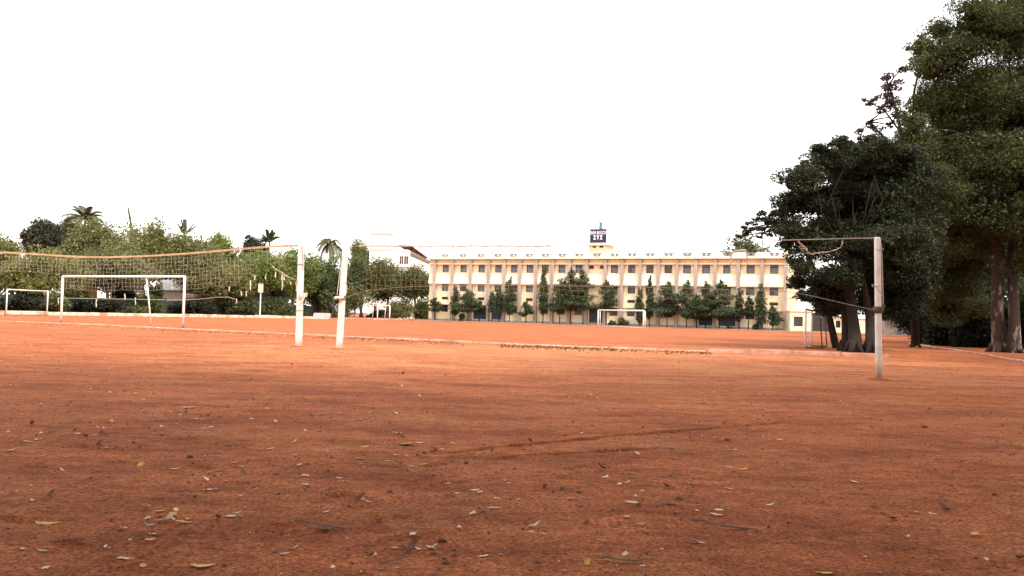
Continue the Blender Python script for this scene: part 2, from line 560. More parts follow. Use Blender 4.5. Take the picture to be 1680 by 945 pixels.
def strip(name, pts, w, h, m, z0=-0.05, cuts=None, rough=0.0, kind='structure', sx=0.0):
    """a low kerb along pts (x,y), width w, height h; cuts = block length"""
    mb = MB()
    rg = random.Random(len(name) + int(w * 1000))
    for a, b in zip(pts[:-1], pts[1:]):
        a = Vector((a[0], a[1], 0)); b = Vector((b[0], b[1], 0))
        d = b - a; L = d.length; d.normalize(); n = Vector((-d.y, d.x, 0))
        k = max(1, int(round(L / cuts))) if cuts else 1
        for i in range(k):
            g = 0.04 if cuts else 0
            s0 = L * i / k + g; s1 = L * (i + 1) / k - g
            hh = h * (1 + rg.uniform(-rough, rough)); off = rg.uniform(-rough, rough) * w * .2
            p = [a + d * s0 + n * off, a + d * s1 + n * off, a + d * s1 + n * (w + off), a + d * s0 + n * (w + off)]
            n0 = len(mb.v)
            ch = min(.03, hh * .3)
            mb.v += [(q.x, q.y, z0) for q in p] + [(q.x, q.y, hh - ch) for q in p]
            c = (p[0] + p[2]) / 2
            mb.v += [(q.x + (c.x - q.x) * .06, q.y + (c.y - q.y) * .06, hh) for q in p]
            for t in (0, 4):
                for j in range(4):
                    mb.f.append((n0 + t + j, n0 + t + (j + 1) % 4, n0 + t + 4 + (j + 1) % 4, n0 + t + 4 + j))
            mb.f.append((n0 + 8, n0 + 9, n0 + 10, n0 + 11))
    o = mb.build(name, m)
    tag(o, kind=kind)
    return o


gp = lambda x, y: tuple(ground_pt(x, y)[:2])
# court edge in the foreground: pale sand lip at the left, kerb stones at the right
NEAR_EDGE = [gp(-140, 521), gp(0, 527), gp(150, 533), gp(300, 540.5), gp(430, 546), gp(560, 552.5), gp(700, 559), gp(850, 566.5), gp(1000, 572), gp(1160, 577.5)]
strip('kerb', NEAR_EDGE, .10, .05, m_lip, cuts=2.0, rough=.35)
strip('kerb', [gp(1160, 577.5), gp(1300, 582), gp(1462, 587.3)], .16, .12, m_kerb_red, cuts=1.4, rough=.2)
# far kerb of whitewashed blocks
FAR_K = [gp(-150, 507.5), gp(0, 516), gp(150, 518), gp(300, 520), gp(420, 521.3), gp(515, 522.8)]
strip('kerb', FAR_K, .3, .30, m_kerb, cuts=3.6, rough=.12)
strip('kerb', [gp(562, 522.5), gp(640, 524), gp(706, 525.5)], .2, .16, m_kerb_red, cuts=4, rough=.35)
# kerb line by the big trees at the right
strip('kerb', [gp(1490, 564), gp(1545, 571.5), gp(1610, 582), gp(1700, 598), gp(1790, 616)], .10, .05, m_kerb_red, cuts=1.6, rough=.3)

# ------------------------------------------------------------------ main building
YL, YR = 127.0, 107.0
PL = at(706, 520, YL); PR = at(1290, 520, YR)
fd = Vector((PR.x - PL.x, PR.y - PL.y, 0)); LEN = fd.length; fd.normalize()
RZ = math.atan2(fd.y, fd.x)
fn = Vector((-fd.y, fd.x, 0))           # into the building


def fx(px, py=480.0, off=0.0):
    """distance along the facade where the view line through px meets it"""
    d = ray(px, py); o = Vector((PL.x, PL.y, 0)) + fn * off
    t = ((o - CAM).dot(fn)) / d.dot(fn)
    q = CAM + d * t
    return (q - o).dot(fd)


def fz(px, py, off=0.0):
    d = ray(px, py); o = Vector((PL.x, PL.y, 0)) + fn * off
    t = ((o - CAM).dot(fn)) / d.dot(fn)
    return (CAM + d * t).z


bld = empty('school_building', (PL.x, PL.y, 0), RZ)
tag(bld, 'long three storey cream school building with grey piers and a navy rooftop sign', 'building')
PIERS = [714, 743.3, 772.9, 802.5, 828, 854, 880, 907, 935, 963, 993.5, 1021, 1050.5, 1080.5, 1111, 1142, 1173.5, 1211.5, 1250.5, 1289]
PX_ = [fx(p) for p in PIERS]
XA, XB = -.3, LEN + .15
DEP = 11.0
Z = dict(slab1=2.5, slab2=5.58, lint=8.42, corn=9.14, par=9.95)


def wall_cells(mb, x0, x1, z0, z1, ops, y0, y1):
    xs = sorted({x0, x1, *[v for o in ops for v in o[:2]]}); zs = sorted({z0, z1, *[v for o in ops for v in o[2:]]})
    for a, b in zip(xs[:-1], xs[1:]):
        for c, d in zip(zs[:-1], zs[1:]):
            mx, mz = (a + b) / 2, (c + d) / 2
            if any(o[0] < mx < o[1] and o[2] < mz < o[3] for o in ops): continue
            mb.box(a, b, y0, y1, c, d)


# window prototypes, centred at their middle, front face towards -y
def win_meshes(w, h, trans):
    f = MB(); t = .07
    f.box(-w / 2, -w / 2 + t, -.05, .09, -h / 2, h / 2).box(w / 2 - t, w / 2, -.05, .09, -h / 2, h / 2)
    f.box(-w / 2 + t, w / 2 - t, -.05, .09, -h / 2, -h / 2 + t).box(-w / 2 + t, w / 2 - t, -.05, .09, h / 2 - t, h / 2)
    zt = h / 2 - trans
    f.box(-w / 2 + t, w / 2 - t, -.045, .085, zt - .03, zt + .03)
    fr = f.mesh('window', m_winframe)
    sw = (w - 2 * t) / 2 - .012
    s = MB()
    z0, z1 = -h / 2 + t + .005, zt - .035
    s.box(-sw / 2, sw / 2, 0, .03, z0, z1)
    for k in range(5):
        zz = z0 + (z1 - z0) * (k + .5) / 5
        s.box(-sw / 2 + .05, sw / 2 - .05, -.018, -.001, zz - .045, zz + .03)
    sh = s.mesh('shutter', m_shutter)
    p = MB(); p.box(-w / 2 + t + .003, w / 2 - t - .003, .03, .06, zt + .033, h / 2 - t - .003)
    pn = p.mesh('pane', m_winglass)
    g = MB(); g.box(-sw / 2, sw / 2, .03, .05, z0, z1)
    gl = g.mesh('pane', m_winglass)
    return fr, sh, pn, gl, sw


WT = win_meshes(1.02, 1.10, .36)
WM = win_meshes(1.05, 1.05, .40)
s = MB()
s.box(-.52, .52, -.03, .07, -.20, .20)
for k in range(3): s.box(-.48, .48, -.055, -.031, -.15 + k * .12, -.09 + k * .12)
VENT = s.mesh('vent', m_redwood)
g = MB()
g.box(-.55, .55, .02, .05, -.52, .52)
gm = g.mesh('pane', m_winglass)
g = MB()
for x in (-.55, -.02, .51): g.box(x, x + .04, -.04, .015, -.52, .52)
for z in (-.52, .48): g.box(-.505, .505, -.039, .014, z, z + .04)
GW = g.mesh('window', m_winframe)

bay_types = {2: 'roller', 3: 'roller', 9: 'stair', 15: 'roller', 16: 'roller'}
dark_mid = {1, 9, 11}
open_top = {11, 12, 13}
wall = MB(); slab_ops = []
openings = []; todo = []
rg = random.Random(11)
for i in range(19):
    a, b = PX_[i], PX_[i + 1]
    c = (a + b) / 2
    ty = bay_types.get(i, 'std')
    cc = c + (.15 if i < 6 else 0)
    if ty == 'stair':
        for dx in (-.75, .75):
            openings.append((c + dx - .33, c + dx + .33, 7.75, 8.22)); todo.append(('slot', c + dx, 7.985, None))
        openings.append((a + .35, b - .35, .36, 2.35)); todo.append(('roller', c, 1.36, (b - a - .7, 1.99)))
        continue
    openings.append((cc - .51, cc + .51, 7.20, 8.30)); todo.append(('top', cc, 7.75, i))
    openings.append((cc - .525, cc + .525, 4.43, 5.48)); todo.append(('mid', cc, 4.955, i))
    openings.append((cc - .52, cc + .52, 3.18, 3.58)); todo.append(('vent', cc, 3.38, None))
    if ty == 'roller':
        openings.append((a + .42, b - .32, .42, 2.42)); todo.append(('roller', (a + b + .10) / 2, 1.42, (b - a - .74, 2.0)))
    else:
        openings.append((cc - .55, cc + .55, 1.38, 2.42)); todo.append(('ground', cc, 1.9, None))
xs_b = [XA] + PX_ + [XB]
for i in range(len(xs_b) - 1):
    x0, x1 = xs_b[i], xs_b[i + 1]
    ops = [o for o in openings if x0 < (o[0] + o[1]) / 2 < x1]
    wall_cells(wall, x0, x1, 0.0, 9.1, ops, 0, .28)
wall.box(XA, XA + .28, .281, DEP, 0, 9.1).box(XB - .28, XB, .281, DEP, 0, 9.1).box(XA, XB, DEP + .001, DEP + .28, 0, 9.1)
wall.build('wall', m_cream, bld)
MB().box(XA + .29, XB - .29, .6, DEP - .2, 8.95, 9.09).build('roof', m_concrete, bld)
for kind, x, z, ex in todo:
    if kind in ('top', 'mid'):
        fr, sh, pn, gl, sw = WT if kind == 'top' else WM
        w = place(fr, 'window', bld, (x, .12, z))
        place(pn, 'pane', w)
        opened = (kind == 'mid' and (ex in dark_mid or rg.random() < .45)) or (kind == 'top' and ex in open_top)
        for sgn in (-1, 1):
            if opened and not (sgn > 0 and rg.random() < .5):
                place(gl, 'pane', w, (sgn * (sw / 2 + .006), 0, 0))
            else:
                place(sh, 'shutter', w, (sgn * (sw / 2 + .006), .02, 0))
    elif kind == 'vent':
        place(VENT, 'vent', bld, (x, .10, z))
    elif kind == 'slot':
        MB().box(-.33, .33, -.02, .05, -.235, .235).build('vent', m_redwood, bld, loc=(x, .12, z))
    elif kind == 'ground':
        w = place(GW, 'window', bld, (x, .12, z)); place(gm, 'pane', w)
    elif kind == 'roller':
        w_, h_ = ex
        mb = MB(); n = 16
        for k in range(n):
            z0 = -h_ / 2 + h_ * k / n; z1 = -h_ / 2 + h_ * (k + 1) / n
            mb.prism_x([(0.0, z0), (.06, z0), (.06, z1), (0.03, z1)], -w_ / 2, w_ / 2)
        mb.build('roller_shutter', m_roller, bld, loc=(x, .12, z))
# plinth, slab bands, sunshade, cornice
for name, z0, z1, y0, m_ in (('plinth', 0, .34, -.10, m_plinth),):
    MB().box(XA - .02, XB + .02, y0, -.003, z0, z1).build(name, m_, bld)
segs = list(zip([XA] + [p + .21 for p in PX_], [p - .21 for p in PX_] + [XB]))


def band(name, z0, z1, y0, m_):
    mb = MB()
    for a, b in segs:
        if b - a > .02: mb.box(a, b, y0, -.003, z0, z1)
    mb.build(name, m_, bld)


band('slab_band', 2.44, 2.60, -.34, m_cream_dk)
band('slab_band', 5.48, 5.62, -.42, m_cream_dk)
band('sunshade', 8.36, 8.46, -.46, m_cream)
band('lintel_band', 8.47, 9.08, -.06, m_cream_dk)
mb = MB()
for a, b in segs:
    if b - a > .5: mb.prism_x([(-.41, 5.625), (-.003, 5.625), (-.003, 7.05), (-.03, 7.05)], a + .01, b - .01)
mb.build('sloped_apron', m_parapet, bld)
for p in PX_:
    MB().box(p - .2, p + .2, -.50, -.001, 0, 9.0).build('pier', m_pier, bld)
MB().box(XA - .3, XB + .3, -.66, .45, 9.10, 9.24).build('cornice', m_cream, bld)
# parapet with a trapezoid notch in every bay; a grille with a diamond hole stands in each notch
par = MB(); yp0, yp1 = -.15, .06
xc = XA - .15
mids = [(PX_[i] + PX_[i + 1]) / 2 for i in range(19)]
for i, c in enumerate(mids + [None]):
    hb, ht = .42, .72
    xe = c - hb if c is not None else XB + .15
    l0 = xc; ltop = (xc + (ht - hb)) if i else xc
    rtop = (c - ht) if c is not None else xe
    par.prism_y([(l0, 9.24), (xe, 9.24), (xe, 9.42), (rtop, 9.95), (ltop, 9.95), (l0, 9.42)], yp0, yp1)
    if c is not None:
        par.box(c - hb, c + hb, yp0, yp1, 9.24, 9.42)
        xc = c + hb
    if c is not None:
        gr = MB()
        ring = [(c - .68, 9.42 + .0), (c + .68, 9.42), (c + .68, 9.90), (c - .68, 9.90)]
        hole = [(c, 9.52), (c + .16, 9.66), (c, 9.80), (c - .16, 9.66)]
        outer = [(c, 9.422), (c + .68, 9.422), (c + .68, 9.66), (c + .68, 9.90), (c, 9.90), (c - .68, 9.90), (c - .68, 9.66), (c - .68, 9.422)]
        y0, y1 = yp1 + .004, yp1 + .05
        n0 = len(gr.v)
        gr.v += [(x, y0, z) for x, z in outer] + [(x, y0, z) for x, z in hole] + [(x, y1, z) for x, z in outer] + [(x, y1, z) for x, z in hole]
        for q in ((0, 1, 2, 9, 8), (2, 3, 4, 10, 9), (4, 5, 6, 11, 10), (6, 7, 0, 8, 11)):
            gr.f.append(tuple(n0 + v for v in q)); gr.f.append(tuple(n0 + 12 + v for v in reversed(q)))
        gr.build('grille', m_grille, bld)
par.build('parapet', m_parapet, bld)
# thin rain pipes
for p in (PX_[4] + .3, PX_[10] + .32, PX_[17] + .3):
    MB().tube([(p, -.05, .3), (p, -.05, 8.3)], .05, 6).build('rain_pipe', m_offwhite, bld)
# right end: stepped balcony ends
MB().box(XB + .002, XB + .9, .2, 3.5, 2.45, 4.2).box(XB + .002, XB + 1.35, .1, 3.5, 4.201, 5.6).build('side_balcony', m_cream, bld)

# ---- roof tower with the sign board
OFF = 1.2
tx0, tx1 = fx(966, 408, OFF), fx(995, 408, OFF)
zt = lambda py: fz(981, py, OFF)
tower = empty('roof_tower', (0, OFF, 9.0), 0, bld)
tower.location = (0, OFF, 0)
TD = 3.2
ops = []
tw = MB()
ta, tb_ = tx0, tx1
for dx0, dx1 in ((.55, 1.05), (1.55, 2.1)):
    ops.append((ta + dx0, ta + dx1, zt(406.5), zt(403.2)))
wall_cells(tw, ta, tb_, 9.1, zt(402.5), ops, 0, .2)
tw.box(ta, ta + .2, .201, TD, 9.1, zt(402.5)).box(tb_ - .2, tb_, .201, TD, 9.1, zt(402.5)).box(ta + .2, tb_ - .2, TD - .2, TD, 9.1, zt(402.5))
tw.build('tower_wall', m_cream, tower)
for o in ops:
    MB().box(o[0], o[1], .08, .12, o[2], o[3]).build('vent', m_redwood, tower)
MB().box(ta - .35, tb_ + .5, -.35, TD + .2, zt(402.5), zt(401)).build('tower_slab', m_cream, tower)
zb0, zb1 = zt(396.5), zt(376.5)
ub = MB().box(ta + .05, tb_ - .1, .25, TD - .2, zt(401), zb1 - .02)
ub.build('upper_block', m_offwhite, tower)
sx0, sx1 = fx(967.6, 386, OFF), fx(994, 386, OFF)
sw_, shh = sx1 - sx0, zb1 - zb0
sg = empty('sign_board', ((sx0 + sx1) / 2, .12, (zb0 + zb1) / 2), 0, tower)
MB().box(-sw_ / 2, sw_ / 2, -.04, .12, -shh / 2, shh / 2).build('board', m_navy, sg)


GLY = {'D': ['111 ', '1  1', '1  1', '1  1', '111 '], 'O': [' 11 ', '1  1', '1  1', '1  1', ' 11 '], 'N': ['1  1', '11 1', '1 11', '1  1', '1  1'],
       'B': ['111 ', '1  1', '111 ', '1  1', '111 '], 'S': [' 111', '1   ', ' 11 ', '   1', '111 '], 'C': [' 111', '1   ', '1   ', '1   ', ' 111'],
       'I': ['111', ' 1 ', ' 1 ', ' 1 ', '111'], 'T': ['111', ' 1 ', ' 1 ', ' 1 ', ' 1 '], ' ': ['  '] * 5}


def letters(text, w, h, cx, cz):
    n = sum(len(GLY[c][0]) + 1 for c in text) - 1
    u = w / n; vz = h / 5
    mb = MB(); x = cx - w / 2
    for c in text:
        g_ = GLY[c]
        for r_, row in enumerate(g_):
            k = 0
            while k < len(row):
                if row[k] == '1':
                    e = k
                    while e < len(row) and row[e] == '1': e += 1
                    mb.box(x + k * u, x + e * u, -.07, -.042, cz + h / 2 - (r_ + 1) * vz, cz + h / 2 - r_ * vz)
                    k = e
                else: k += 1
        x += (len(g_[0]) + 1) * u
    return mb


letters('DON BOSCO', sw_ * .93, shh * .27, 0, shh * .24).build('lettering', m_letter, sg)
letters('ITI', sw_ * .56, shh * .33, 0, -shh * .15).build('lettering', m_letter, sg)
MB().box(-sw_ / 2 - .03, sw_ / 2 + .03, -.06, .12, -shh / 2 - .10, -shh / 2 - .002).build('board_frame', m_redwood, sg)
MB().box(-sw_ / 2 - .05, sw_ / 2 + .05, -.10, .2, shh / 2 + .002, shh / 2 + .07).build('board_frame', m_grille, sg)

# statue on top (a standing robed figure)
loc = Vector((PL.x, PL.y, 0)) + fd * ((sx0 + sx1) / 2 + .1) + fn * (OFF + 1.0)
st = empty('rooftop_statue', (loc.x, loc.y, zb1 - .02), RZ)
tag(st, 'painted standing figure in a blue green robe on top of the navy sign', 'statue')
m_robe = mat('blue_green_robe', (.08, .25, .28), (.05, .16, .18), 4, .7)
m_skin = mat('painted_plaster_skin', (.42, .26, .18), (.36, .22, .16), 4, .7)
MB().box(-.28, .28, -.28, .28, 0, .12).build('pedestal', m_offwhite, st)
prof = [(0.13, .20), (.5, .19), (.85, .17), (1.02, .175)]
MB().tube([(0.02, 0, .12), (0, 0, .5), (0, 0, .85), (0, 0, 1.05)], [.28, .25, .22, .22], 12, .05).build('robe', m_robe, st, True)
mb = MB().tube([(0, 0, 1.04), (0, 0, 1.25), (0, 0, 1.38), (0, 0, 1.44)], [.22, .27, .24, .08], 12)
mb.tube([(-.19, 0, 1.36), (-.27, -.05, 1.12), (-.20, -.22, .98)], [.07, .06, .045], 8)
mb.tube([(.19, 0, 1.36), (.25, -.06, 1.12), (.10, -.20, 1.05)], [.07, .06, .045], 8)
mb.build('tunic', m_offwhite, st, True)
MB().tube([(0, 0, 1.42), (0, 0, 1.50)], .055, 8).ball((0, -.01, 1.60), .115, 12, 8, (.88, .95, 1.15)).ball((0, -.125, 1.59), .02, 6, 4).ball((-.20, -.23, .97), .045, 6, 5).ball((.09, -.21, 1.05), .045, 6, 5).build('head', m_skin, st, True)
MB().ball((0, .015, 1.645), .118, 10, 6, (.9, .95, .85)).build('hair', m_rust, st, True)

# strip of paving in front of the building
pv = MB()
q = [Vector((PL.x, PL.y, 0)) + fd * a + fn * b for a, b in ((-1.5, -2.2), (LEN + 6, -2.2), (LEN + 6, -.05), (-1.5, -.05))]
pv.v = [(p.x, p.y, .10) for p in q] + [(p.x, p.y, -.05) for p in q]
pv.f = [(0, 1, 2, 3), (0, 4, 5, 1), (1, 5, 6, 2), (2, 6, 7, 3), (3, 7, 4, 0)]
tag(pv.build('pavement', m_plinth), kind='structure')

# ---- low annex right of the building (with the black gate)
YA = 105.0
A0 = at(1297, 540, YA); A1 = at(1334, 540, YA)
def low_house(name, px0, px1, Y, h, m_, wins, label, roofm=None, dep=5.0):
    a = at(px0, 540, Y); b = at(px1, 540, Y)
    e = empty(name, (a.x, Y, 0)); tag(e, label, 'building')
    L = b.x - a.x
    mb = MB(); ops = []
    for w0, w1, z0, z1 in wins:
        ops.append((at(w0, 540, Y).x - a.x, at(w1, 540, Y).x - a.x, z0, z1))
    wall_cells(mb, 0, L, 0, h, ops, 0, .2)
    mb.box(0, .2, .201, dep, 0, h).box(L - .2, L, .201, dep, 0, h).box(.2, L - .2, dep - .2, dep, 0, h)
    mb.build('wall', m_, e)
    MB().box(-.12, L + .12, -.12, dep + .1, h + .002, h + .14).build('roof', roofm or m_cream_dk, e)
    for o in ops:
        f = MB(); t = .06
        f.box(o[0], o[0] + t, .05, .14, o[2], o[3]).box(o[1] - t, o[1], .05, .14, o[2], o[3]).box(o[0] + t, o[1] - t, .05, .14, o[3] - t, o[3]).box(o[0] + t, o[1] - t, .05, .14, o[2], o[2] + t)
        w = f.build('window', m_winframe, e)
        MB().box(o[0] + t + .002, o[1] - t - .002, .09, .11, o[2] + t + .002, o[3] - t - .002).build('pane', m_winglass, w)
    return e


low_house('annex', 1296, 1331, YA, 2.45, m_cream, [(1302, 1317, .65, 1.85)], 'small single storey cream annex with one dark square window beside the school', dep=6)
low_house('annex', 1361, 1428, YA + 1, 1.75, m_cream, [(1371, 1379, .6, 1.5)], 'low cream outbuilding right of the black gate behind the leaning tree trunks', dep=4)
ga = at(1332.5, 540, YA + .4); gb = at(1360, 540, YA + .4)
gate = empty('metal_gate', (ga.x, YA + .4, 0)); tag(gate, 'black sheet metal gate standing between the cream annex and the outbuilding', 'gate')
gl_ = gb.x - ga.x
for k in range(2):
    mb = MB().box(k * gl_ / 2 + .02, (k + 1) * gl_ / 2 - .02, 0, .05, .08, 2.4)
    for j in range(4): mb.box(k * gl_ / 2 + .05, (k + 1) * gl_ / 2 - .05, -.03, -.001, .3 + j * .6, .36 + j * .6)
    mb.build('leaf_panel', m_dark_metal, gate)
MB().box(-.1, .015, -.05, .12, 0, 2.5).build('gate_post', m_dark_metal, gate)
MB().box(gl_ - .015, gl_ + .1, -.05, .12, 0, 2.5).build('gate_post', m_dark_metal, gate)

# ------------------------------------------------------------------ white building at the left
a = at(604, 480, 150); b_ = at(671, 480, 150)
wb = empty('white_building', (a.x, a.y, 0), math.radians(-2.4))
tag(wb, 'tall white block with a stair tower and open roof terrace behind the trees', 'building')
L = b_.x - a.x; zz = lambda py: at(640, py, 150).z
Hm = zz(411)
D2 = 32
mb = MB()
wo = [(L - 1.75, L - 1.15, zz(433), zz(420)), (L - 1.0, L - .3, zz(433), zz(420)), (1.0, 2.0, 4.6, 5.8), (3.6, 4.6, 4.6, 5.8), (L - 1.9, L - .6, .2, 2.6), (1.0, 2.0, 1.2, 2.4)]
wall_cells(mb, 0, L, 0, Hm, wo, 0, .3)
mb.box(0, .3, .301, D2, 0, Hm).box(.3, L - .3, D2 - .3, D2, 0, Hm)
# long side: three storeys, open galleries between columns
for z0, z1 in ((0, .9), (2.9, 4.3), (6.3, 7.6), (9.3, Hm - .9)):
    mb.box(L - .3, L, .301, D2, z0, z1)
mb.box(L - 2.2, L - 2.0, .301, D2 - .301, 0, Hm - .3)
mb.build('wall', m_offwhite, wb)
for k in range(7):
    y = .301 + (D2 - .8) * k / 6
    mb = MB()
    for z0, z1 in ((.901, 2.899), (4.301, 6.299), (7.601, 9.299)): mb.box(L - .3, L - .004, y, y + .4, z0, z1)
    mb.build('column', m_offwhite, wb)
for o in wo:
    w = MB().box(o[0], o[1], .12, .16, o[2], o[3]).build('window', m_redwood, wb)
    MB().box((o[0] + o[1]) / 2 - .03, (o[0] + o[1]) / 2 + .03, .08, .118, o[2], o[3]).build('mullion', m_offwhite, w)
MB().box(-.25, L + .25, -.25, .05, zz(438), zz(437)).build('ledge', m_cream_dk, wb)
MB().box(-.1, L - .31, -.1, D2, Hm + .002, Hm + .2).build('roof', m_offwhite, wb)
MB().box(0.05, 3.4, .2, 4.5, Hm + .202, zz(384)).build('stair_tower', m_offwhite, wb)
MB().box(-.1, 3.55, .05, 4.65, zz(384) + .002, zz(382)).build('tower_roof', m_cream_dk, wb)
mb = MB(); ya = .5
mb.prism_x([(ya, Hm + .9), (ya, Hm + 1.05), (22, Hm + .35), (22, Hm + .2)], L - 2.2, L + .1)
mb.build('awning', m_maroon, wb)
rl = MB()
for k in range(12): rl.tube([(L - .15, 1 + 2.5 * k, Hm - .9), (L - .15, 1 + 2.5 * k, Hm + .05)], .04, 6)
rl.tube([(L - .15, 1, Hm + .05), (L - .15, 28.5, Hm + .05)], .04, 6).tube([(L - .15, 1, Hm - .4), (L - .15, 28.5, Hm - .4)], .03, 6)
rl.build('terrace_railing', m_rust, wb)
# distant houses peeking through the trees
low_house('far_house', 22, 106, 118, at(60, 384, 118).z, m_offwhite, [(30, 36, 6.0, 7.2), (60, 68, 6.0, 7.2), (86, 93, 6, 7.2)], 'white flat roofed house seen above the dark tree at far left', m_offwhite, 8)
e = low_house('shed', 258, 338, 121, 3.2, m_offwhite, [(266, 272, .9, 2.2)], 'pale shed with a light tin roof behind the goal', m_tin, 5)
pr = MB().prism_x([(-.9, 3.35), (5.4, 3.35), (2.3, 4.9)], -.4, at(338, 500, 121).x - at(258, 500, 121).x + .4).build('gable_roof', m_tin, e)
low_house('shed', 108, 131, 104, 3.6, m_yellowwall, [], 'small yellow plastered shed beside the tall goal post', m_cream_dk, 4)
low_house('shed', 178, 214, 112, 3.0, m_cream, [(186, 191, .8, 1.9), (198, 203, .8, 1.9)], 'low cream shed with two small windows behind the crossbar', m_tin, 4)
low_house('shed', 404, 440, 128, 4.0, m_concrete, [], 'grey cement shed behind the pole with the meter box', m_tin, 4)
# brick compound wall
a, b_ = at(300, 505, 113), at(404, 505, 124)
bw = MB().box(0, (b_ - a).length, 0, .23, 0, 2.7)
bo = bw.build('compound_wall', m_brick); bo.location = (a.x, a.y, 0); bo.rotation_euler = (0, 0, math.atan2(b_.y - a.y, b_.x - a.x))
tag(bo, 'dull red brick boundary wall behind the left trees', 'wall')
MB().box(-.05, (b_ - a).length + .05, -.04, .27, 2.702, 2.80).build('coping', m_concrete, bo)
# green cloth fence behind the far kerb
fpts = [at(-150, 500, 84), at(0, 500, 90), at(150, 500, 101), at(300, 500, 113), at(420, 500, 125), at(528, 500, 137)]
FO = empty('cloth_fence', (fpts[0].x, fpts[0].y, 0)); tag(FO, 'low dark green shade cloth fence on thin posts behind the whitewashed kerb', 'fence')
mb = MB(); base = fpts[0]
rgf = random.Random(5)
for p, q in zip(fpts[:-1], fpts[1:]):
    n = 10
    for i in range(n):
        s0 = p.lerp(q, i / n) - base; s1 = p.lerp(q, (i + 1) / n) - base
        w0, w1 = .06 * math.sin(i * 1.7), .06 * math.sin((i + 1) * 1.7)
        h0 = 1.85 + .10 * math.sin(i * 2.1); h1 = 1.85 + .10 * math.sin((i + 1) * 2.1)
        k = len(mb.v)
        mb.v += [(s0.x, s0.y + w0, .02), (s1.x, s1.y + w1, .02), (s1.x, s1.y + w1, h1), (s0.x, s0.y + w0, h0), (s0.x, s0.y + w0 + .03, .02), (s1.x, s1.y + w1 + .03, .02), (s1.x, s1.y + w1 + .03, h1), (s0.x, s0.y + w0 + .03, h0)]
        mb.f += [(k, k + 1, k + 2, k + 3), (k + 5, k + 4, k + 7, k + 6), (k + 3, k + 2, k + 6, k + 7)]
mb.build('cloth', m_fencecloth, FO)
for p, q in zip(fpts[:-1], fpts[1:]):
    for i in range(4):
        s0 = p.lerp(q, i / 4) - base
        MB().tube([(s0.x, s0.y - .12, 0), (s0.x, s0.y - .12, 2.0)], .035, 6).build('fence_post', m_rust, FO)
# grey ramp between the kerbs
a = ground_pt(512, 523.0); b_ = ground_pt(545, 523.6)
rp = MB().prism_x([(0, -.02), (1.4, -.02), (1.4, .75), (.9, .75)], 0, b_.x - a.x).build('concrete_block', m_concrete); rp.location = (a.x, a.y, 0)
tag(rp, 'low grey concrete block lying in the gap between the kerbs', 'concrete block')
# pole with meter box
p = at(427, 500, 116); mp = empty('meter_pole', (p.x, p.y, 0)); tag(mp, 'thin white pole carrying a pale ochre meter box under the trees', 'pole')
MB().tube([(0, 0, 0), (0, 0, 4.6)], .09, 8).build('pole', m_white, mp)
MB().box(-.30, .30, -.2, .1, 3.3, 4.5).build('meter_box', m_cream_dk, mp)
MB().box(-.38, .38, -.26, .14, 4.502, 4.6).build('box_roof', m_grille, mp)

# ------------------------------------------------------------------ trees
def leaves(rs, centers, radii, counts, size, aspect=.5, shell=.45, flat=.0, droop=0.0):
    """leaf-shaped quads spread through ellipsoid clumps -> verts, faces"""
    V = []
    for c, r, n in zip(centers, radii, counts):
        n = int(n)
        if n <= 0: continue
        d = rs.normal(size=(n, 3)); d /= np.linalg.norm(d, axis=1, keepdims=True) + 1e-9
        rad = (shell + (1 - shell) * rs.rand(n) ** .7)[:, None]
        p = np.array(c) + d * rad * np.array(r)
        # leaf axis: mostly outwards, sometimes random, drooping
        ax = d * .6 + rs.normal(size=(n, 3)) * .6
        ax[:, 2] = ax[:, 2] * (1 - flat) - droop
        ax /= np.linalg.norm(ax, axis=1, keepdims=True) + 1e-9
        nr = d * .55 + rs.normal(size=(n, 3)) * .75 + np.array([0, 0, .45])
        sd_ = np.cross(ax, nr); sd_ /= np.linalg.norm(sd_, axis=1, keepdims=True) + 1e-9
        s_ = (size * (.55 + .9 * rs.rand(n)))[:, None]
        up_ = np.cross(sd_, ax)
        a = p - ax * s_ * .5; b = p + sd_ * s_ * aspect * .5 + up_ * s_ * .06; c_ = p + ax * s_ * .5; e_ = p - sd_ * s_ * aspect * .5 + up_ * s_ * .06
        V.append(np.stack([a, b, c_, e_], 1).reshape(-1, 3))
    V = np.concatenate(V)
    return V, np.arange(len(V)).reshape(-1, 4)


def crown_lobes(rs, c, r, n, lobe=.42, squash=.75):
    """n lobes filling an ellipsoid envelope unevenly"""
    cs, rr = [], []
    for k in range(n):
        d = rs.normal(size=3); d /= np.linalg.norm(d)
        if d[2] < -.55: d[2] *= -.4
        t = .35 + .5 * rs.rand()
        cs.append(np.array(c) + d * t * np.array(r))
        s_ = lobe * (.6 + .75 * rs.rand())
        rr.append(np.array(r) * s_ * np.array([1, 1, squash / .75]))
    return cs, rr


def limb_set(mb, base, top, rad, ends, rs, seg=8):
    """trunk from base to top, limbs to each end point"""
    base = Vector(base); top = Vector(top)
    mid = base.lerp(top, .5) + Vector((rs.uniform(-.06, .06), rs.uniform(-.06, .06), 0)) * (top - base).length
    mb.tube([base - Vector((0, 0, .15)), base + Vector((0, 0, .25)), mid, top], [rad * 1.5, rad * 1.12, rad * .9, rad * .7], seg, .08)
    for e in ends:
        e = Vector(e); j = mid.lerp(top, .4 + .6 * rs.rand())
        m1 = j.lerp(e, .5) + Vector((rs.uniform(-.1, .1), rs.uniform(-.1, .1), rs.uniform(.0, .12))) * (e - j).length
        mb.tube([j, m1, e], [rad * .5, rad * .32, rad * .10], 6, .06)


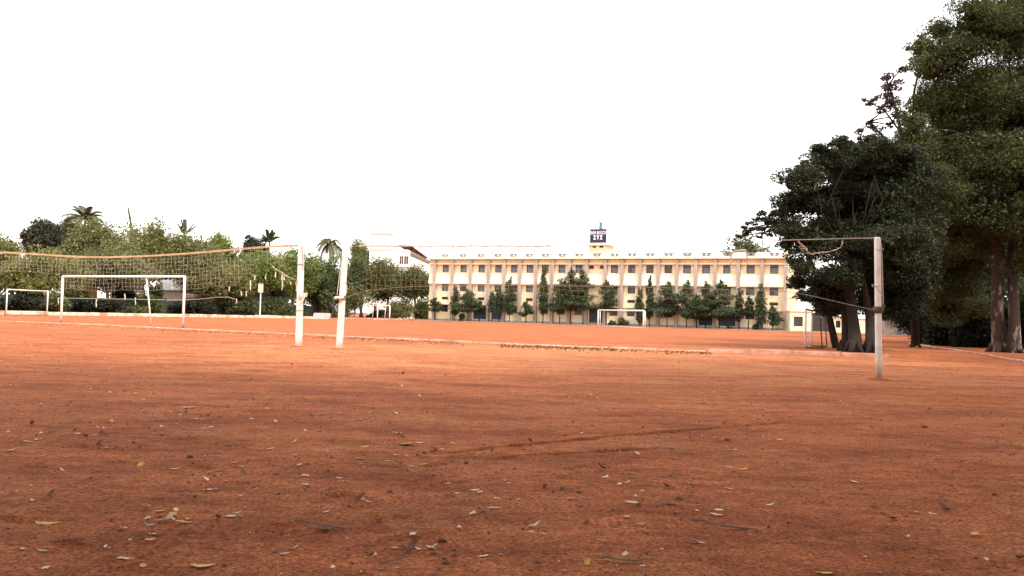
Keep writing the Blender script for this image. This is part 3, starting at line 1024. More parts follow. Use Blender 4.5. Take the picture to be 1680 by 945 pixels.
def broad_tree(name, label, xc, ytop, hw, ybot, Y, leafm, n_lobes=14, n_leaf=3800, size=.42, seed=0, group=None, barkm=None, ybase=None, trunk_r=.2, cat='tree', depth=.8, inner=True):
    rs = np.random.RandomState(seed + 101)
    top = at(xc, ytop, Y).z; bot = at(xc, ybot, Y).z
    X = at(xc, (ytop + ybot) / 2, Y).x; rx = hw * Y / F_PX
    t = empty(name, (X, Y, 0)); tag(t, label, cat, group)
    bot = max(bot, .8) if cat == 'tree' else -.30 * top
    bot = min(bot, top * .5)
    cz = (top + bot) / 2; rz = (top - bot) / 2
    c = (0, 0, cz); r = (rx, rx * depth, rz)
    cs, rr = crown_lobes(rs, c, r, n_lobes)
    vol = np.array([np.prod(q) ** .67 for q in rr]); cn = n_leaf * vol / vol.sum()
    V, F = leaves(rs, cs, rr, cn, size)
    if inner:
        V2, F2 = leaves(rs, cs, [q * .62 for q in rr], cn * .22, size * 1.6, .7, .1)
        F = np.concatenate([F, F2 + len(V)]); V = np.concatenate([V, V2])
    np_mesh('crown', V, F, leafm, t)
    mb = MB()
    ends = [tuple(q) for q in cs[:6]]
    limb_set(mb, (rs.uniform(-.2, .2), 0, 0), (rs.uniform(-.3, .3), 0, bot + (top - bot) * .35), trunk_r, ends, rs)
    mb.build('trunk', barkm or m_barkbrown, t, True)
    return t


LEFT = [  # label, x, top, halfwidth, bottom, Y, leaf, seed
    ('olive green tree cut by the left edge beyond the far kerb', -14, 376, 44, 470, 100, L_olive, 1),
    ('dark ragged tree in front of the white flat roofed house', 70, 360, 36, 440, 108, L_brown, 2),
    ('low wide olive tree above the far left goal', 66, 412, 76, 500, 96, L_olive, 3),
    ('tall dark tree left of the biggest palm crown', 118, 362, 30, 430, 118, L_mid, 4),
    ('broad grey green tree right under the biggest palm crown', 152, 358, 60, 470, 108, L_grey, 5),
    ('wide grey green tree over the left half of the goal crossbar', 178, 398, 72, 496, 105, L_grey, 6),
    ('tall feathery olive tree beside the lone upright spike', 243, 362, 54, 482, 116, L_olive, 7),
    ('grey green tree above the right end of the goal crossbar', 312, 380, 56, 476, 118, L_grey, 8),
    ('rounded yellow green tree right of the upright palm fronds', 360, 382, 46, 470, 124, L_fresh, 9),
    ('low olive tree right of the goal, behind the torn net', 352, 418, 64, 502, 118, L_olive, 10),
    ('thin dark tree behind the net, left of the fan shaped palm', 418, 386, 24, 440, 138, L_brown, 11),
    ('bright green tree behind the torn end of the left net', 424, 410, 52, 494, 126, L_fresh, 12),
    ('bright green tree directly behind the first white post', 480, 403, 46, 505, 132, L_fresh, 13),
    ('dark green tree between the two white posts', 520, 418, 40, 516, 138, L_mid, 14),
    ('dense dark tree left of the second white post', 548, 434, 34, 518, 136, L_mid, 15),
    ('dark tree just right of the second white post', 594, 418, 46, 514, 138, L_mid, 16),
    ('broad dark tree in front of the white block', 640, 422, 48, 514, 138, L_mid, 17),
    ('dark tree touching the left end of the school building', 682, 428, 32, 512, 138, L_mid, 18),
    ('tall pale green tree beside the stair tower of the white block', 594, 392, 22, 470, 162, L_grey, 19),
]
for lb, x, yt, hw, yb, Y, lm, sd_ in LEFT:
    far = 1.0
    broad_tree('broadleaf_tree', lb, x, yt, hw, yb, Y, lm, n_lobes=int(14 + hw * .4), n_leaf=4200 + hw * 110, size=.32 if lm is not L_brown else .42, seed=sd_, group='trees beyond the far kerb', trunk_r=.22)
BACK = [('dull green tree in the second row above the far left goal', 20, 425, 60, 505, 128, L_mid, 131), ('dull green tree in the second row behind the left post of the big goal', 108, 425, 55, 505, 132, L_mid, 132),
        ('dull tree in the second row above the cream shed', 190, 430, 55, 508, 134, L_mid, 133), ('dull tree in the second row above the tin roofed shed', 275, 415, 42, 478, 137, L_mid, 134),
        ('dull green tree in the second row above the brick wall', 350, 430, 50, 505, 142, L_mid, 135), ('dull tree in the second row behind the meter box', 420, 430, 50, 510, 146, L_mid, 136), ('dull tree in the second row behind the first white post', 490, 440, 44, 515, 150, L_mid, 137)]
for lb, x, yt, hw, yb, Y, lm, sd_ in BACK:
    broad_tree('broadleaf_tree', lb, x, yt, hw, yb, Y, lm, n_lobes=22, n_leaf=6000, size=.4, seed=sd_, group='second row of trees beyond the far kerb', trunk_r=.2)
BUSH = [('dark shrub pushing over the cloth fence behind the left goal post', 118, 462, 26, 508, 102, L_mid, 141), ('dark tall shrub over the fence under the middle of the crossbar', 205, 460, 30, 508, 110, L_shade, 142), ('dark tall shrub beside the tin roofed shed', 255, 458, 22, 510, 114, L_mid, 143), ('dark tall shrub over the fence right of the goal', 335, 468, 28, 512, 117, L_mid, 144), ('dark tall shrub over the fence left of the meter box', 392, 462, 28, 513, 122, L_shade, 145), ('tall shrub over the fence right of the meter box', 455, 455, 26, 516, 129, L_mid, 146), ('tall shrub over the fence behind the far left goal', 45, 462, 36, 508, 95, L_shade, 147),
        ('dark shrub in the undergrowth below the olive trees, by the far left goal', 30, 482, 38, 514, 88, L_shade, 31),
        ('dark shrub behind the far left goal', 92, 480, 38, 515, 93.5, L_mid, 32),
        ('shrub behind the left half of the big goal', 160, 486, 38, 516, 99, L_shade, 33),
        ('shrub behind the stay of the big goal', 236, 486, 42, 518, 105.5, L_mid, 34),
        ('shrub behind the right post of the big goal', 318, 486, 44, 519, 112, L_shade, 35),
        ('shrub under the torn corner of the net', 392, 484, 38, 520, 119, L_mid, 36),
        ('shrub left of the first white post', 455, 478, 34, 521, 126, L_mid, 37),
        ('banana like shrub between the two white posts', 528, 480, 26, 520, 137, L_grey, 38),
        ('shrub right of the second white post', 582, 466, 32, 523, 134, L_grey, 39),
        ('shrub by the doorway of the white block', 660, 488, 34, 524, 137, L_grey, 40),
        ('grey green shrub at the left corner of the school building', 694, 490, 16, 523, 137, L_grey, 41),
        ('shrub behind the small far goal', 626, 505, 26, 524, 140, L_mid, 42)]
for lb, x, yt, hw, yb, Y, lm, sd_ in BUSH:
    broad_tree('shrub', lb, x, yt, hw, yb, Y, lm, n_lobes=14, n_leaf=2400, size=.30, seed=sd_, group='shrubs behind the far kerb', trunk_r=.07, cat='shrub')


def palm(label, xc, yc, Y, R, seed, up=.5, n=16, droop=1.0):
    rs = np.random.RandomState(seed)
    c = at(xc, yc, Y)
    t = empty('palm_tree', (c.x, Y, 0)); tag(t, label, 'palm tree', 'palm trees')
    h = c.z
    MB().tube([(rs.uniform(-.8, .8), 0, -.1), (rs.uniform(-.3, .3), 0, h * .5), (0, 0, h)], [.22, .17, .13], 8, .05).build('trunk', m_barkbrown, t, True)
    mb = MB()
    for k in range(n):
        an = 2 * math.pi * (k + rs.rand() * .6) / n
        el = up + rs.uniform(-.5, .7)
        L = R * rs.uniform(.8, 1.15)
        pts = []
        for j in range(9):
            s_ = j / 8
            rr = L * s_ * math.cos(el) * (1 - .12 * s_)
            z_ = L * (s_ * math.sin(el) - droop * .55 * s_ * s_)
            pts.append(Vector((math.cos(an) * rr, math.sin(an) * rr, h + z_)))
        mb.tube(pts, [.05 * (1 - .8 * j / 8) for j in range(9)], 4)
        for j in range(2, 33):
            s_ = j / 4.0
            i = min(int(s_), 7); f = s_ - i
            p = pts[i].lerp(pts[i + 1], f); d = (pts[i + 1] - pts[i]).normalized()
            sdv = d.cross(Vector((0, 0, 1))); sdv = sdv.normalized() if sdv.length > .01 else Vector((1, 0, 0))
            ll = R * .24 * (1 - .55 * abs(j / 32 - .4)) * rs.uniform(.8, 1.1)
            for sg_ in (-1, 1):
                tip = p + (sdv * sg_ * .75 + d * .55 - Vector((0, 0, .45))) * ll
                w = d * .10
                k0 = len(mb.v)
                mb.v += [tuple(p - w), tuple(p + w), tuple(tip)]
                mb.f.append((k0, k0 + 1, k0 + 2))
    mb.build('crown', L_palm, t)
    return t


palm('big spreading palm crown above the grey green trees at left', 140, 358, 116, 3.5, 51, .6, 22, .8)
palm('palm reduced to one upright spike above the olive tree', 218, 380, 124, 3.2, 52, 1.52, 2, .02)
palm('palm with a few upright fronds above the trees right of the goal', 303, 384, 124, 2.4, 53, 1.05, 7, .3)
palm('fan shaped palm left of the first white post', 442, 397, 136, 2.8, 54, .75, 18, .6)
palm('drooping palm between the two white posts', 541, 400, 146, 3.6, 55, .40, 18, 1.5)
palm('short palm hidden behind the second white post', 560, 420, 150, 2.4, 56, .5, 12, 1.2)


# slim trees in front of the building
def column_tree(label, px, ytop, yfol, hw, ybase, seed, shape='column', Yoff=-1.6):
    rs = np.random.RandomState(seed)
    f0 = fx(px, 500, Yoff)
    p = Vector((PL.x, PL.y, 0)) + fd * f0 + fn * Yoff
    Y = p.y
    top = at(px, ytop, Y).z; bot = max(at(px, yfol, Y).z, .3); r = hw * Y / F_PX
    t = empty('mast_tree', (p.x, p.y, .1)); tag(t, label, 'tree', 'slim trees in front of the school')
    H = top - bot; cs, rr = [], []
    n = int(10 + H * 3)
    for k in range(n):
        s_ = (k + .5) / n
        if shape == 'column': w = r * (1.0 if s_ < .55 else 1.0 - (s_ - .55) * 1.9) * (.75 + .35 * rs.rand()) * (.6 + min(s_ * 4, .4))
        else: w = r * (1 - s_) ** .55 * (.75 + .4 * rs.rand()) * min(1, .55 + s_ * 3)
        w = max(w, .12)
        an = rs.rand() * 6.28
        off = (r - w * .5) * .45 * rs.rand() if shape == 'column' else w * .55
        cs.append((math.cos(an) * off, math.sin(an) * off, bot - .1 + s_ * H)); rr.append((w * .8, w * .8, H / n * 1.1 + .12))
    vol = np.array([q[0] for q in rr]); N = 420 + 950 * r * H / 6
    V, F = leaves(rs, cs, rr, N * 1.6 * vol / vol.sum(), .30, .38, .3, 0, .7)
    np_mesh('crown', V, F, L_column, t)
    MB().tube([(0, 0, -.12), (rs.uniform(-.05, .05), 0, bot * .6), (0, 0, bot + H * .8)], [.075, .06, .025], 6, .08).build('trunk', m_bark, t, True)
    return t


COLS = [('stubby rounded tree at the left end of the school front', 714, 489, 510, 15, 522, 'cone'),
        ('narrow pointed tree, second from the left end of the school', 747, 470, 516, 12, 523, 'column'),
        ('bushy tree before the second bay of the school', 768, 475, 511, 26, 524, 'cone'),
        ('small thin tree before the first slate shutter', 787, 494, 508, 9, 526, 'cone'),
        ('slender tree left of the twin before the second slate shutter', 808, 478, 511, 10, 526, 'column'),
        ('slender tree right of the twin before the second slate shutter', 819, 471, 512, 11, 527, 'column'),
        ('tall spindle shaped tree right of the slate shutters', 836, 455, 515, 15, 526, 'column'),
        ('tiny lollipop tree left of the tallest columnar tree', 863, 495, 518, 13, 527, 'cone'),
        ('tallest columnar tree in the left half of the school front', 891, 436, 514, 12, 528, 'column'),
        ('wide bushy tree at the left of the dense trio', 919, 457, 511, 24, 529, 'cone'),
        ('tall bushy tree in the middle of the dense trio', 937, 441, 508, 26, 530, 'cone'),
        ('tall bushy tree at the right of the dense trio', 957, 443, 508, 26, 530, 'cone'),
        ('open branched conical tree left of the central goal', 995, 461, 510, 21, 531, 'cone'),
        ('narrow column tree by the right post of the central goal', 1049, 473, 528, 11, 531, 'column'),
        ('very thin tall column tree right of the central goal', 1066, 452, 522, 9, 533, 'column'),
        ('bushy conical tree, first of the five right of the central goal', 1095, 463, 519, 28, 535, 'cone'),
        ('bushy conical tree, second of the five right of the central goal', 1127, 461, 521, 25, 536, 'cone'),
        ('short dark tree squeezed among the five bushy trees', 1143, 484, 523, 17, 537, 'cone'),
        ('bushy conical tree, fourth of the five right of the central goal', 1158, 463, 520, 24, 537, 'cone'),
        ('bushy conical tree, last of the five right of the central goal', 1181, 461, 521, 29, 538, 'cone'),
        ('plain narrow column tree before the right slate shutter', 1213, 474, 526, 10, 540, 'column'),
        ('short thin tree between the two right columns', 1228, 488, 519, 12, 541, 'cone'),
        ('tall column tree near the right end of the school', 1249, 466, 532, 13, 542, 'column'),
        ('small drooping tree at the right end of the school', 1268, 502, 532, 15, 542, 'cone')]
for i, (lb, x, yt, yf, hw, yb, sh_) in enumerate(COLS):
    column_tree(lb, x, yt, yf, hw, yb, 200 + i, sh_, -1.5 - .5 * (i % 3 == 1))
for k, (x, hw, yt, lb) in enumerate([(1021, 13, 515, 'low rounded bush inside the central goal'), (1003, 8, 524, 'tiny bush inside the left half of the central goal'), (1240, 9, 531, 'small bush at the foot of the tall right column'), (1197, 6, 534, 'tiny bush before the right slate shutter'), (758, 6, 512, 'thin shrub against the wall by the second slim tree')]):
    f0 = fx(x, 520, -1.4); p = Vector((PL.x, PL.y, 0)) + fd * f0 + fn * -1.4
    broad_tree('bush', lb, x, yt, hw, 540, p.y, L_mid, 6, 420, .22, 300 + k, 'bushes at the foot of the school', m_bark, None, .04, 'bush')

# trees behind the building and roof aerials
broad_tree('broadleaf_tree', 'dark round tree rising behind the right half of the school roof', 1216, 388, 46, 428, 150, L_mid, 18, 4200, .45, 61, 'trees behind the school roof')
broad_tree('broadleaf_tree', 'small tree top just showing over the school roof', 1134, 408, 10, 440, 150, L_mid, 6, 500, .4, 62, 'trees behind the school roof')
for k, (x, yt) in enumerate([(1243, 388), (1250.5, 380)]):
    p = at(x, 420, 122); zt_ = at(x, yt, 122).z
    e = empty('roof_aerial', (p.x, 122, 9.09)); tag(e, ['shorter thin mast on the school roof', 'taller thin mast with cross arms on the school roof'][k], 'aerial', 'roof aerials')
    h = zt_ - 9.09
    MB().tube([(0, 0, 0), (0, 0, h)], .05, 6).build('mast', m_grille, e)
    mb = MB()
    for j in range(3): mb.tube([(-.4 + .1 * j, 0, h * (.55 + .17 * j)), (.4 - .1 * j, 0, h * (.55 + .17 * j))], .03, 5)
    mb.build('cross_arm', m_grille, e)

# ------------------------------------------------------------------ big trees at the right
def px_lobes(rs, spec, Y, jit=1.2):
    cs, rr = [], []
    for x, y, rpx, *rest in spec:
        yy = Y + (rest[0] if rest else rs.uniform(-jit, jit))
        p = at(x, y, yy); r = rpx * yy / F_PX
        cs.append(np.array(p)); rr.append(np.array((r, r * 1.05, r * .78)))
    return cs, rr


def big_tree(name, label, base, Y, spec, leafm, n_leaf, size, trunks, barkm, seed, sub=5, inner=.14, group=None, sparse=False, shell=.5, aspect=.45):
    rs = np.random.RandomState(seed)
    o = np.array((base.x, base.y, 0))
    cs, rr = px_lobes(rs, spec, Y)
    # break every mass into smaller tufts
    c2, r2 = [], []
    for c, r in zip(cs, rr):
        for k in range(sub):
            d = rs.normal(size=3); d /= np.linalg.norm(d)
            c2.append(c + d * r * (.35 + .5 * rs.rand()) - o); r2.append(r * (.34 + .26 * rs.rand()) * np.array([1.1, 1.1, .7]))
    vol = np.array([np.prod(q) ** .67 for q in r2])
    V, F = leaves(rs, c2, r2, n_leaf * vol / vol.sum(), size, aspect, shell, .25, .15)
    if inner:
        ci = [c - o for c in cs]
        V2, F2 = leaves(rs, ci, [r * .6 for r in rr], n_leaf * inner * np.array([np.prod(q) ** .67 for q in rr]) / sum(np.prod(q) ** .67 for q in rr), size * 1.9, .7, .05)
        F = np.concatenate([F, F2 + len(V)]); V = np.concatenate([V, V2])
    t = empty(name, tuple(o)); tag(t, label, 'tree', group)
    np_mesh('crown', V, F, leafm, t)
    mb = MB()
    for pts, rad in trunks:
        mb.tube([Vector(p) - Vector(o) for p in pts], rad, 12, .10, rg=random.Random(seed))
    for pts, rad in trunks:
        if rad[0] < .2: continue
        b0 = Vector(pts[0]); b0.z = 0; b0 -= Vector(o)
        rr_ = random.Random(seed + 3)
        for k in range(5):
            an = k * 1.26 + rr_.uniform(-.3, .3); u = Vector((math.cos(an), math.sin(an), 0))
            mb.tube([b0 + u * rad[0] * .45 + Vector((0, 0, .40)), b0 + u * rad[0] * .85 + Vector((0, 0, .12)), b0 + u * rad[0] * 1.5 + Vector((0, 0, -.05))], [rad[0] * .42, rad[0] * .34, rad[0] * .12], 7, .1, rg=rr_)
    heads = [pts[-1] for pts, _ in trunks]
    for i, c in enumerate(cs):
        h = Vector(min(heads, key=lambda q: (Vector(q) - Vector(c)).length)); e = Vector(c)
        m1 = h.lerp(e, .5) + Vector((rs.uniform(-.16, .16), rs.uniform(-.16, .16), rs.uniform(-.05, .12))) * (e - h).length
        mb.tube([h - Vector(o), m1 - Vector(o), h.lerp(e, .8 if inner else 1.0) - Vector(o)], [.045, .028, .010] if inner else [.045, .035, .02], 6, .08)
    mb.build('trunk', barkm, t, True)
    return t


# front tree with two leaning stems
YA_ = 32.5
bA = ground_pt(1412, 578)
specA = [(1330, 285, 44), (1362, 262, 36), (1400, 252, 42), (1445, 250, 40), (1480, 262, 40), (1310, 330, 40), (1350, 330, 52), (1410, 320, 60), (1470, 330, 60), (1300, 378, 30),
         (1330, 395, 46), (1390, 390, 60), (1455, 400, 60), (1500, 390, 50), (1318, 440, 28), (1345, 462, 30), (1380, 450, 44), (1440, 455, 46), (1490, 460, 46), (1400, 345, 60, 2), (1450, 350, 60, 2.5), (1360, 380, 55, 2.5), (1420, 430, 50, 2.5),
         (1352, 492, 34, 2), (1462, 500, 40, 1.5), (1375, 500, 34, 2.5), (1370, 480, 40, 1), (1430, 490, 40, 1.5), (1480, 500, 40, 2), (1340, 490, 22, 1), (1500, 440, 50, 2), (1440, 285, 55, 1.5), (1475, 300, 60, 2), (1390, 290, 50, 1.5), (1500, 340, 60, 2.5), (1500, 290, 45, 2), (1308, 462, 20), (1318, 485, 16), (1345, 250, 20), (1285, 350, 14), (1290, 400, 16), (1300, 300, 18), (1430, 232, 22), (1385, 236, 20)]
P = lambda x, y, Y: tuple(at(x, y, Y))
trA = [([P(1402, 584, bA.y), P(1404, 568, bA.y), P(1400, 530, YA_), P(1394, 480, YA_), P(1388, 420, YA_)], [.30, .25, .21, .18, .12]),
       ([P(1428, 584, bA.y - .2), P(1428, 566, bA.y - .2), P(1426, 520, YA_), P(1418, 470, YA_), P(1404, 420, YA_)], [.26, .19, .14, .11, .07]),
       ([P(1386, 580, bA.y + 1.2), P(1388, 560, bA.y + 1), P(1386, 520, YA_ + .8), P(1375, 470, YA_ + .8)], [.22, .17, .13, .09])]
big_tree('shade_tree', 'dark leafy tree with leaning twin trunks behind the right volleyball post', bA, YA_, specA, L_dark, 210000, .105, trA, m_bark, 71, sub=11)
# sparse outer branch on its own thin tree
bS = ground_pt(1372, 571)
rsS = np.random.RandomState(5)
specS = [(1222, 382, 9), (1240, 372, 10), (1255, 364, 12), (1268, 352, 12), (1230, 366, 7), (1250, 352, 9), (1275, 372, 12), (1262, 382, 8), (1212, 388, 5), (1285, 360, 14), (1245, 390, 6), (1232, 378, 8), (1248, 378, 9), (1270, 362, 12), (1222, 374, 6), (1280, 350, 12), (1243, 360, 8)]
big_tree('young_tree', 'thin tree reaching a sparse drooping branch out to the left over the school roof', bS, 37, specS, L_dark, 2600, .17, [([P(1372, 572, 36), P(1352, 480, 37), P(1310, 385, 37), P(1285, 365, 37)], [.16, .13, .08, .05])], m_bark, 72, sub=4, inner=0, aspect=.3)
# sparse reddish tree against the sky
bR = ground_pt(1500, 566)
specR = [(1455, 125, 14), (1470, 140, 18), (1450, 155, 14), (1430, 168, 14), (1465, 172, 18), (1445, 182, 12), (1418, 165, 8), (1478, 115, 12), (1425, 205, 10), (1440, 212, 10), (1410, 215, 8), (1462, 205, 10), (1475, 190, 14), (1492, 80, 8), (1508, 60, 8), (1530, 45, 8)]
big_tree('thin_tree', 'sparse reddish leaved tree standing against the sky between the two dark crowns', bR, 40, specR, L_purple, 2600, .15, [([P(1502, 566, 41), P(1500, 400, 40), P(1485, 250, 40), P(1470, 180, 40), P(1458, 140, 40)], [.2, .16, .1, .06, .03]), ([P(1490, 300, 40), P(1450, 225, 40), P(1425, 200, 40)], [.07, .05, .03]), ([P(1480, 220, 40), P(1450, 180, 40), P(1420, 165, 40)], [.05, .035, .02]), ([P(1492, 300, 40), P(1500, 150, 40), P(1520, 55, 40)], [.07, .05, .02])], m_bark, 73, sub=5, inner=0)
# the tall tree at the right edge
bB = ground_pt(1652, 582)
YB = 37.0
specB = [(1560, 90, 60), (1525, 110, 40), (1520, 170, 50), (1600, 60, 70), (1660, 30, 80), (1720, 60, 90), (1560, 170, 70), (1620, 150, 80), (1690, 150, 90), (1510, 235, 40), (1550, 250, 70), (1620, 250, 80),
         (1690, 260, 80), (1530, 310, 55), (1590, 330, 70), (1660, 350, 75), (1720, 350, 80), (1500, 205, 30), (1515, 75, 28), (1545, 52, 28), (1600, 18, 40), (1640, -60, 90), (1720, -60, 110), (1780, 100, 120), (1780, 260, 120),
         (1580, 200, 80, 3), (1640, 200, 90, 3), (1560, 300, 70, 3), (1640, 310, 90, 3.5), (1520, 360, 50), (1570, 380, 50), (1700, 420, 50), (1610, 400, 40, 2), (1650, 330, 60, 4), (1502, 262, 46, 1.5), (1498, 305, 46, 1), (1512, 345, 46), (1490, 230, 26), (1540, 420, 40, 3), (1560, 440, 46, 4), (1600, 430, 40, 3), (1530, 470, 46, 5), (1580, 470, 40, 5), (1555, 505, 44, 6), (1610, 500, 40, 6), (1690, 480, 50, 6), (1505, 480, 40, 5)]
trB = [([P(1640, 588, 36.5), P(1640, 568, 36.5), P(1636, 500, 36.5), P(1640, 420, YB), P(1630, 330, YB), P(1620, 240, YB)], [.38, .29, .25, .22, .18, .12]),
       ([P(1664, 590, 36.0), P(1664, 570, 36.0), P(1664, 500, 36.0), P(1660, 420, YB), P(1672, 330, YB), P(1690, 220, YB)], [.33, .25, .21, .19, .15, .10])]
big_tree('rain_tree', 'huge feathery tree with pale twin trunks filling the right edge', bB, YB, specB, L_near, 430000, .105, trB, m_barkpale, 74, sub=13, aspect=.38)

# darker trees and undergrowth behind them
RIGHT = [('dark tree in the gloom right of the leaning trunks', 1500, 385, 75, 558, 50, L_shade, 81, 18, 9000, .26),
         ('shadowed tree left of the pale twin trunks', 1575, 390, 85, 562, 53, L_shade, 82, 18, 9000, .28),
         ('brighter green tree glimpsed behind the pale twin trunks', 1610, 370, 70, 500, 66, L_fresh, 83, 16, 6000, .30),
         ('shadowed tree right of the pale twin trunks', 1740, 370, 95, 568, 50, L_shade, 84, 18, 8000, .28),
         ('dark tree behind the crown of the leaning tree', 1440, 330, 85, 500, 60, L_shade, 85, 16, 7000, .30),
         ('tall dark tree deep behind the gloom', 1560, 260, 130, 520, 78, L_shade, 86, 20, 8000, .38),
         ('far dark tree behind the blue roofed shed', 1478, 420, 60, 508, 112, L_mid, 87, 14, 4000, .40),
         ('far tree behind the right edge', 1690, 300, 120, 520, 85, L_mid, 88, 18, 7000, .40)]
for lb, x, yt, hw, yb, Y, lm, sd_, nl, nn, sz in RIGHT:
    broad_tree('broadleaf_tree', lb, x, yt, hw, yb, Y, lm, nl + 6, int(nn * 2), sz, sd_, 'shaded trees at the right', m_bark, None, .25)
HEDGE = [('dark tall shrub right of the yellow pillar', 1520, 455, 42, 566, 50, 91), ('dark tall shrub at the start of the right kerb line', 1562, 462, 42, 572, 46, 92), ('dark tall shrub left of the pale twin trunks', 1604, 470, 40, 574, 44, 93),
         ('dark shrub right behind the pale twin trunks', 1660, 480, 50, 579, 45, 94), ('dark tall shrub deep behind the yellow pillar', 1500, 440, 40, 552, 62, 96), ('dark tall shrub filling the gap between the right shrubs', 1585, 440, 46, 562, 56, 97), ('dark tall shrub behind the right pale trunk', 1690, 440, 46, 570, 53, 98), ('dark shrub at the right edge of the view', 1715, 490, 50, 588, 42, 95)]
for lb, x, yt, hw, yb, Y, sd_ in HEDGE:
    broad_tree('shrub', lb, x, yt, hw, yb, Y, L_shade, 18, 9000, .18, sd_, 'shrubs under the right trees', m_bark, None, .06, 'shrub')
# blue roofed shed, yellow pillar
low_house('shed', 1452, 1494, 96, 1.9, m_concrete, [], 'tiny shed with a pale blue sheet roof seen through the trees', m_cyan, 4)
sh_ = [o for o in bpy.data.objects if o.parent and o.parent.get('label', '').startswith('tiny shed') and o.name.startswith('roof')][0]
bpy.data.objects.remove(sh_)
shed = [o for o in bpy.data.objects if o.get('label', '').startswith('tiny shed')][0]
Ls = at(1494, 540, 96).x - at(1452, 540, 96).x
MB().prism_x([(-.6, 1.75), (4.3, 2.75), (4.3, 2.85), (-.6, 1.85)], -.3, Ls + .3).build('roof', m_cyan, shed)
p = ground_pt(1476, 548.5)
pl_ = empty('gate_pillar', (p.x, p.y, 0)); tag(pl_, 'short yellow pillar with a rounded top under the right trees', 'pillar')
MB().box(-.55, .55, -.3, .3, 0, 1.0).build('shaft', m_yellowwall, pl_)
n = 8
MB().prism_y([(.55 * math.cos(math.pi * k / n), 1.001 + .45 * math.sin(math.pi * k / n)) for k in range(n + 1)], -.3, .3).build('cap', m_yellowwall, pl_)
# unseen trees added behind and beside the viewer to darken the foreground
for k, (x, y, z, r, lb) in enumerate([(-13, 1.5, 10.5, 10.5, 'broad unseen tree added for shade behind the viewer, left'), (1.0, -1.2, 10.8, 10.5, 'broad unseen tree added for shade behind the viewer, middle'), (15, 5, 11.5, 10, 'broad unseen tree added for shade behind the viewer, right'), (27, 18, 11, 10, 'broad unseen tree added for shade beyond the right edge'), (8, -13, 10, 10.5, 'broad unseen tree added for shade farther behind the viewer, right'), (-10, -14, 10, 10.5, 'broad unseen tree added for shade farther behind the viewer, left')]):
    rs = np.random.RandomState(400 + k)
    t = empty('shade_tree', (x, y, 0)); tag(t, lb, 'tree', 'unseen trees added for shade')
    cs, rr = crown_lobes(rs, (0, 0, z), (r, r, 3.0), 44, .42)
    V, F = leaves(rs, cs, rr, [260] * 44, .75, .6, .2)
    np_mesh('crown', V, F, L_mid, t)
    mb = MB(); limb_set(mb, (0, -1, 0), (0, -.5, 6), .35, [tuple(c) for c in cs[:8]], rs); mb.build('trunk', m_bark, t, True)

# ------------------------------------------------------------------ volleyball posts and nets
def vpost(label, base_px, top_px, rad, square, m_):
    g = ground_pt(*base_px); tp = at(top_px[0], top_px[1], g.y)
    e = empty('volleyball_post', (g.x, g.y, 0)); tag(e, label, 'post', 'volleyball posts')
    d = tp - Vector((g.x, g.y, 0))
    mb = MB()
    if square:
        k = rad
        q = [(-k, -k), (k, -k), (k, k), (-k, k)]
        n0 = 0
        for s_ in (-.02, .3, .6, 1.0):
            c = d * s_
            f = 1.08 - .12 * max(s_, 0)
            mb.v += [(c.x + x * f, c.y + y * f, c.z) for x, y in q]
        for i in range(3):
            for j in range(4): mb.f.append((i * 4 + j, i * 4 + (j + 1) % 4, i * 4 + 4 + (j + 1) % 4, i * 4 + 4 + j))
        mb.f.append((12, 13, 14, 15))
    else:
        mb.tube([d * s_ for s_ in (-.02, .25, .5, .75, .985, 1.0)], [rad * 1.05, rad, rad, rad * .97, rad * .95, rad * .7], 16)
    mb.build('shaft', m_, e, not square)
    MB().ball((0, 0, -.02), .24, 14, 6, (1.1, .9, .22), .12, random.Random(int(base_px[0]))).build('earth_mound', m_ground, e, True)
    return e, g, d


P1, g1, d1 = vpost('white square post holding the right end of the torn left net', (490, 569), (494.5, 401), .072, True, m_post)
P2, g2, d2 = vpost('white leaning square post second from the left with a wrapped bundle', (556.5, 573), (567, 402), .070, True, m_post)
P3, g3, d3 = vpost('tall round white post standing near the leaning tree at right', (1442, 623), (1439.5, 389), .060, False, m_post)


def rel(px, py, g, dY=0.0):
    q = at(px, py, g.y + dY)
    return q - Vector((g.x, g.y, 0))


q = rel(495, 484, g1, -.02)
mb = MB().box(q.x - .02, q.x + .17, q.y - .13, q.y - .08, q.z - .05, q.z + .06)
mb.tube([q + Vector((.14, -.10, -.02)), q + Vector((.16, -.10, .06))], .035, 8).tube([q + Vector((.14, -.11, -.02)), q + Vector((.03, -.12, -.18))], .018, 6)
mb.build('winch_bracket', m_postpaint, P1)
for z_ in (.35, .8): MB().box(d1.x * z_ - .085, d1.x * z_ + .085, -.085, .085, d1.z * z_, d1.z * z_ + .03).build('strap', m_grey_metal, P1)
MB().tube([rel(496, 402, g1, -.1), rel(498, 425, g1, -.1), rel(497, 440, g1, -.1)], .012, 5).build('hanging_rope', m_rope, P1)
MB().tube([rel(489, 458, g1, -.1), rel(487, 470, g1, -.1), rel(486, 478, g1, -.1)], .016, 5).build('hanging_rope', m_rope, P1)
q = rel(556, 488, g2, -.06)
mb = MB()
for k in range(4): mb.ball(q + Vector((-.06 + .05 * k, -.06, -.02 + .012 * (k % 2))), .055, 8, 6, (1.2, 1, .8), .15)
mb.build('rope_bundle', m_tapew, P2, True)
for k in range(3): MB().box(d2.x * .53 - .09, d2.x * .53 + .09, -.09, .09, d2.z * (.475 + .014 * k), d2.z * (.475 + .014 * k) + .022).build('strap', m_rust, P2)
MB().tube([rel(562, 420, g2, -.08), rel(556.5, 455, g2, -.08), rel(553, 484, g2, -.08)], .012, 5).build('hanging_rope', m_rope, P2)
MB().tube([rel(566, 462, g2, -.08), rel(569, 470, g2, -.08), rel(568, 482, g2, -.08)], .012, 5).build('hanging_rope', m_rope, P2)
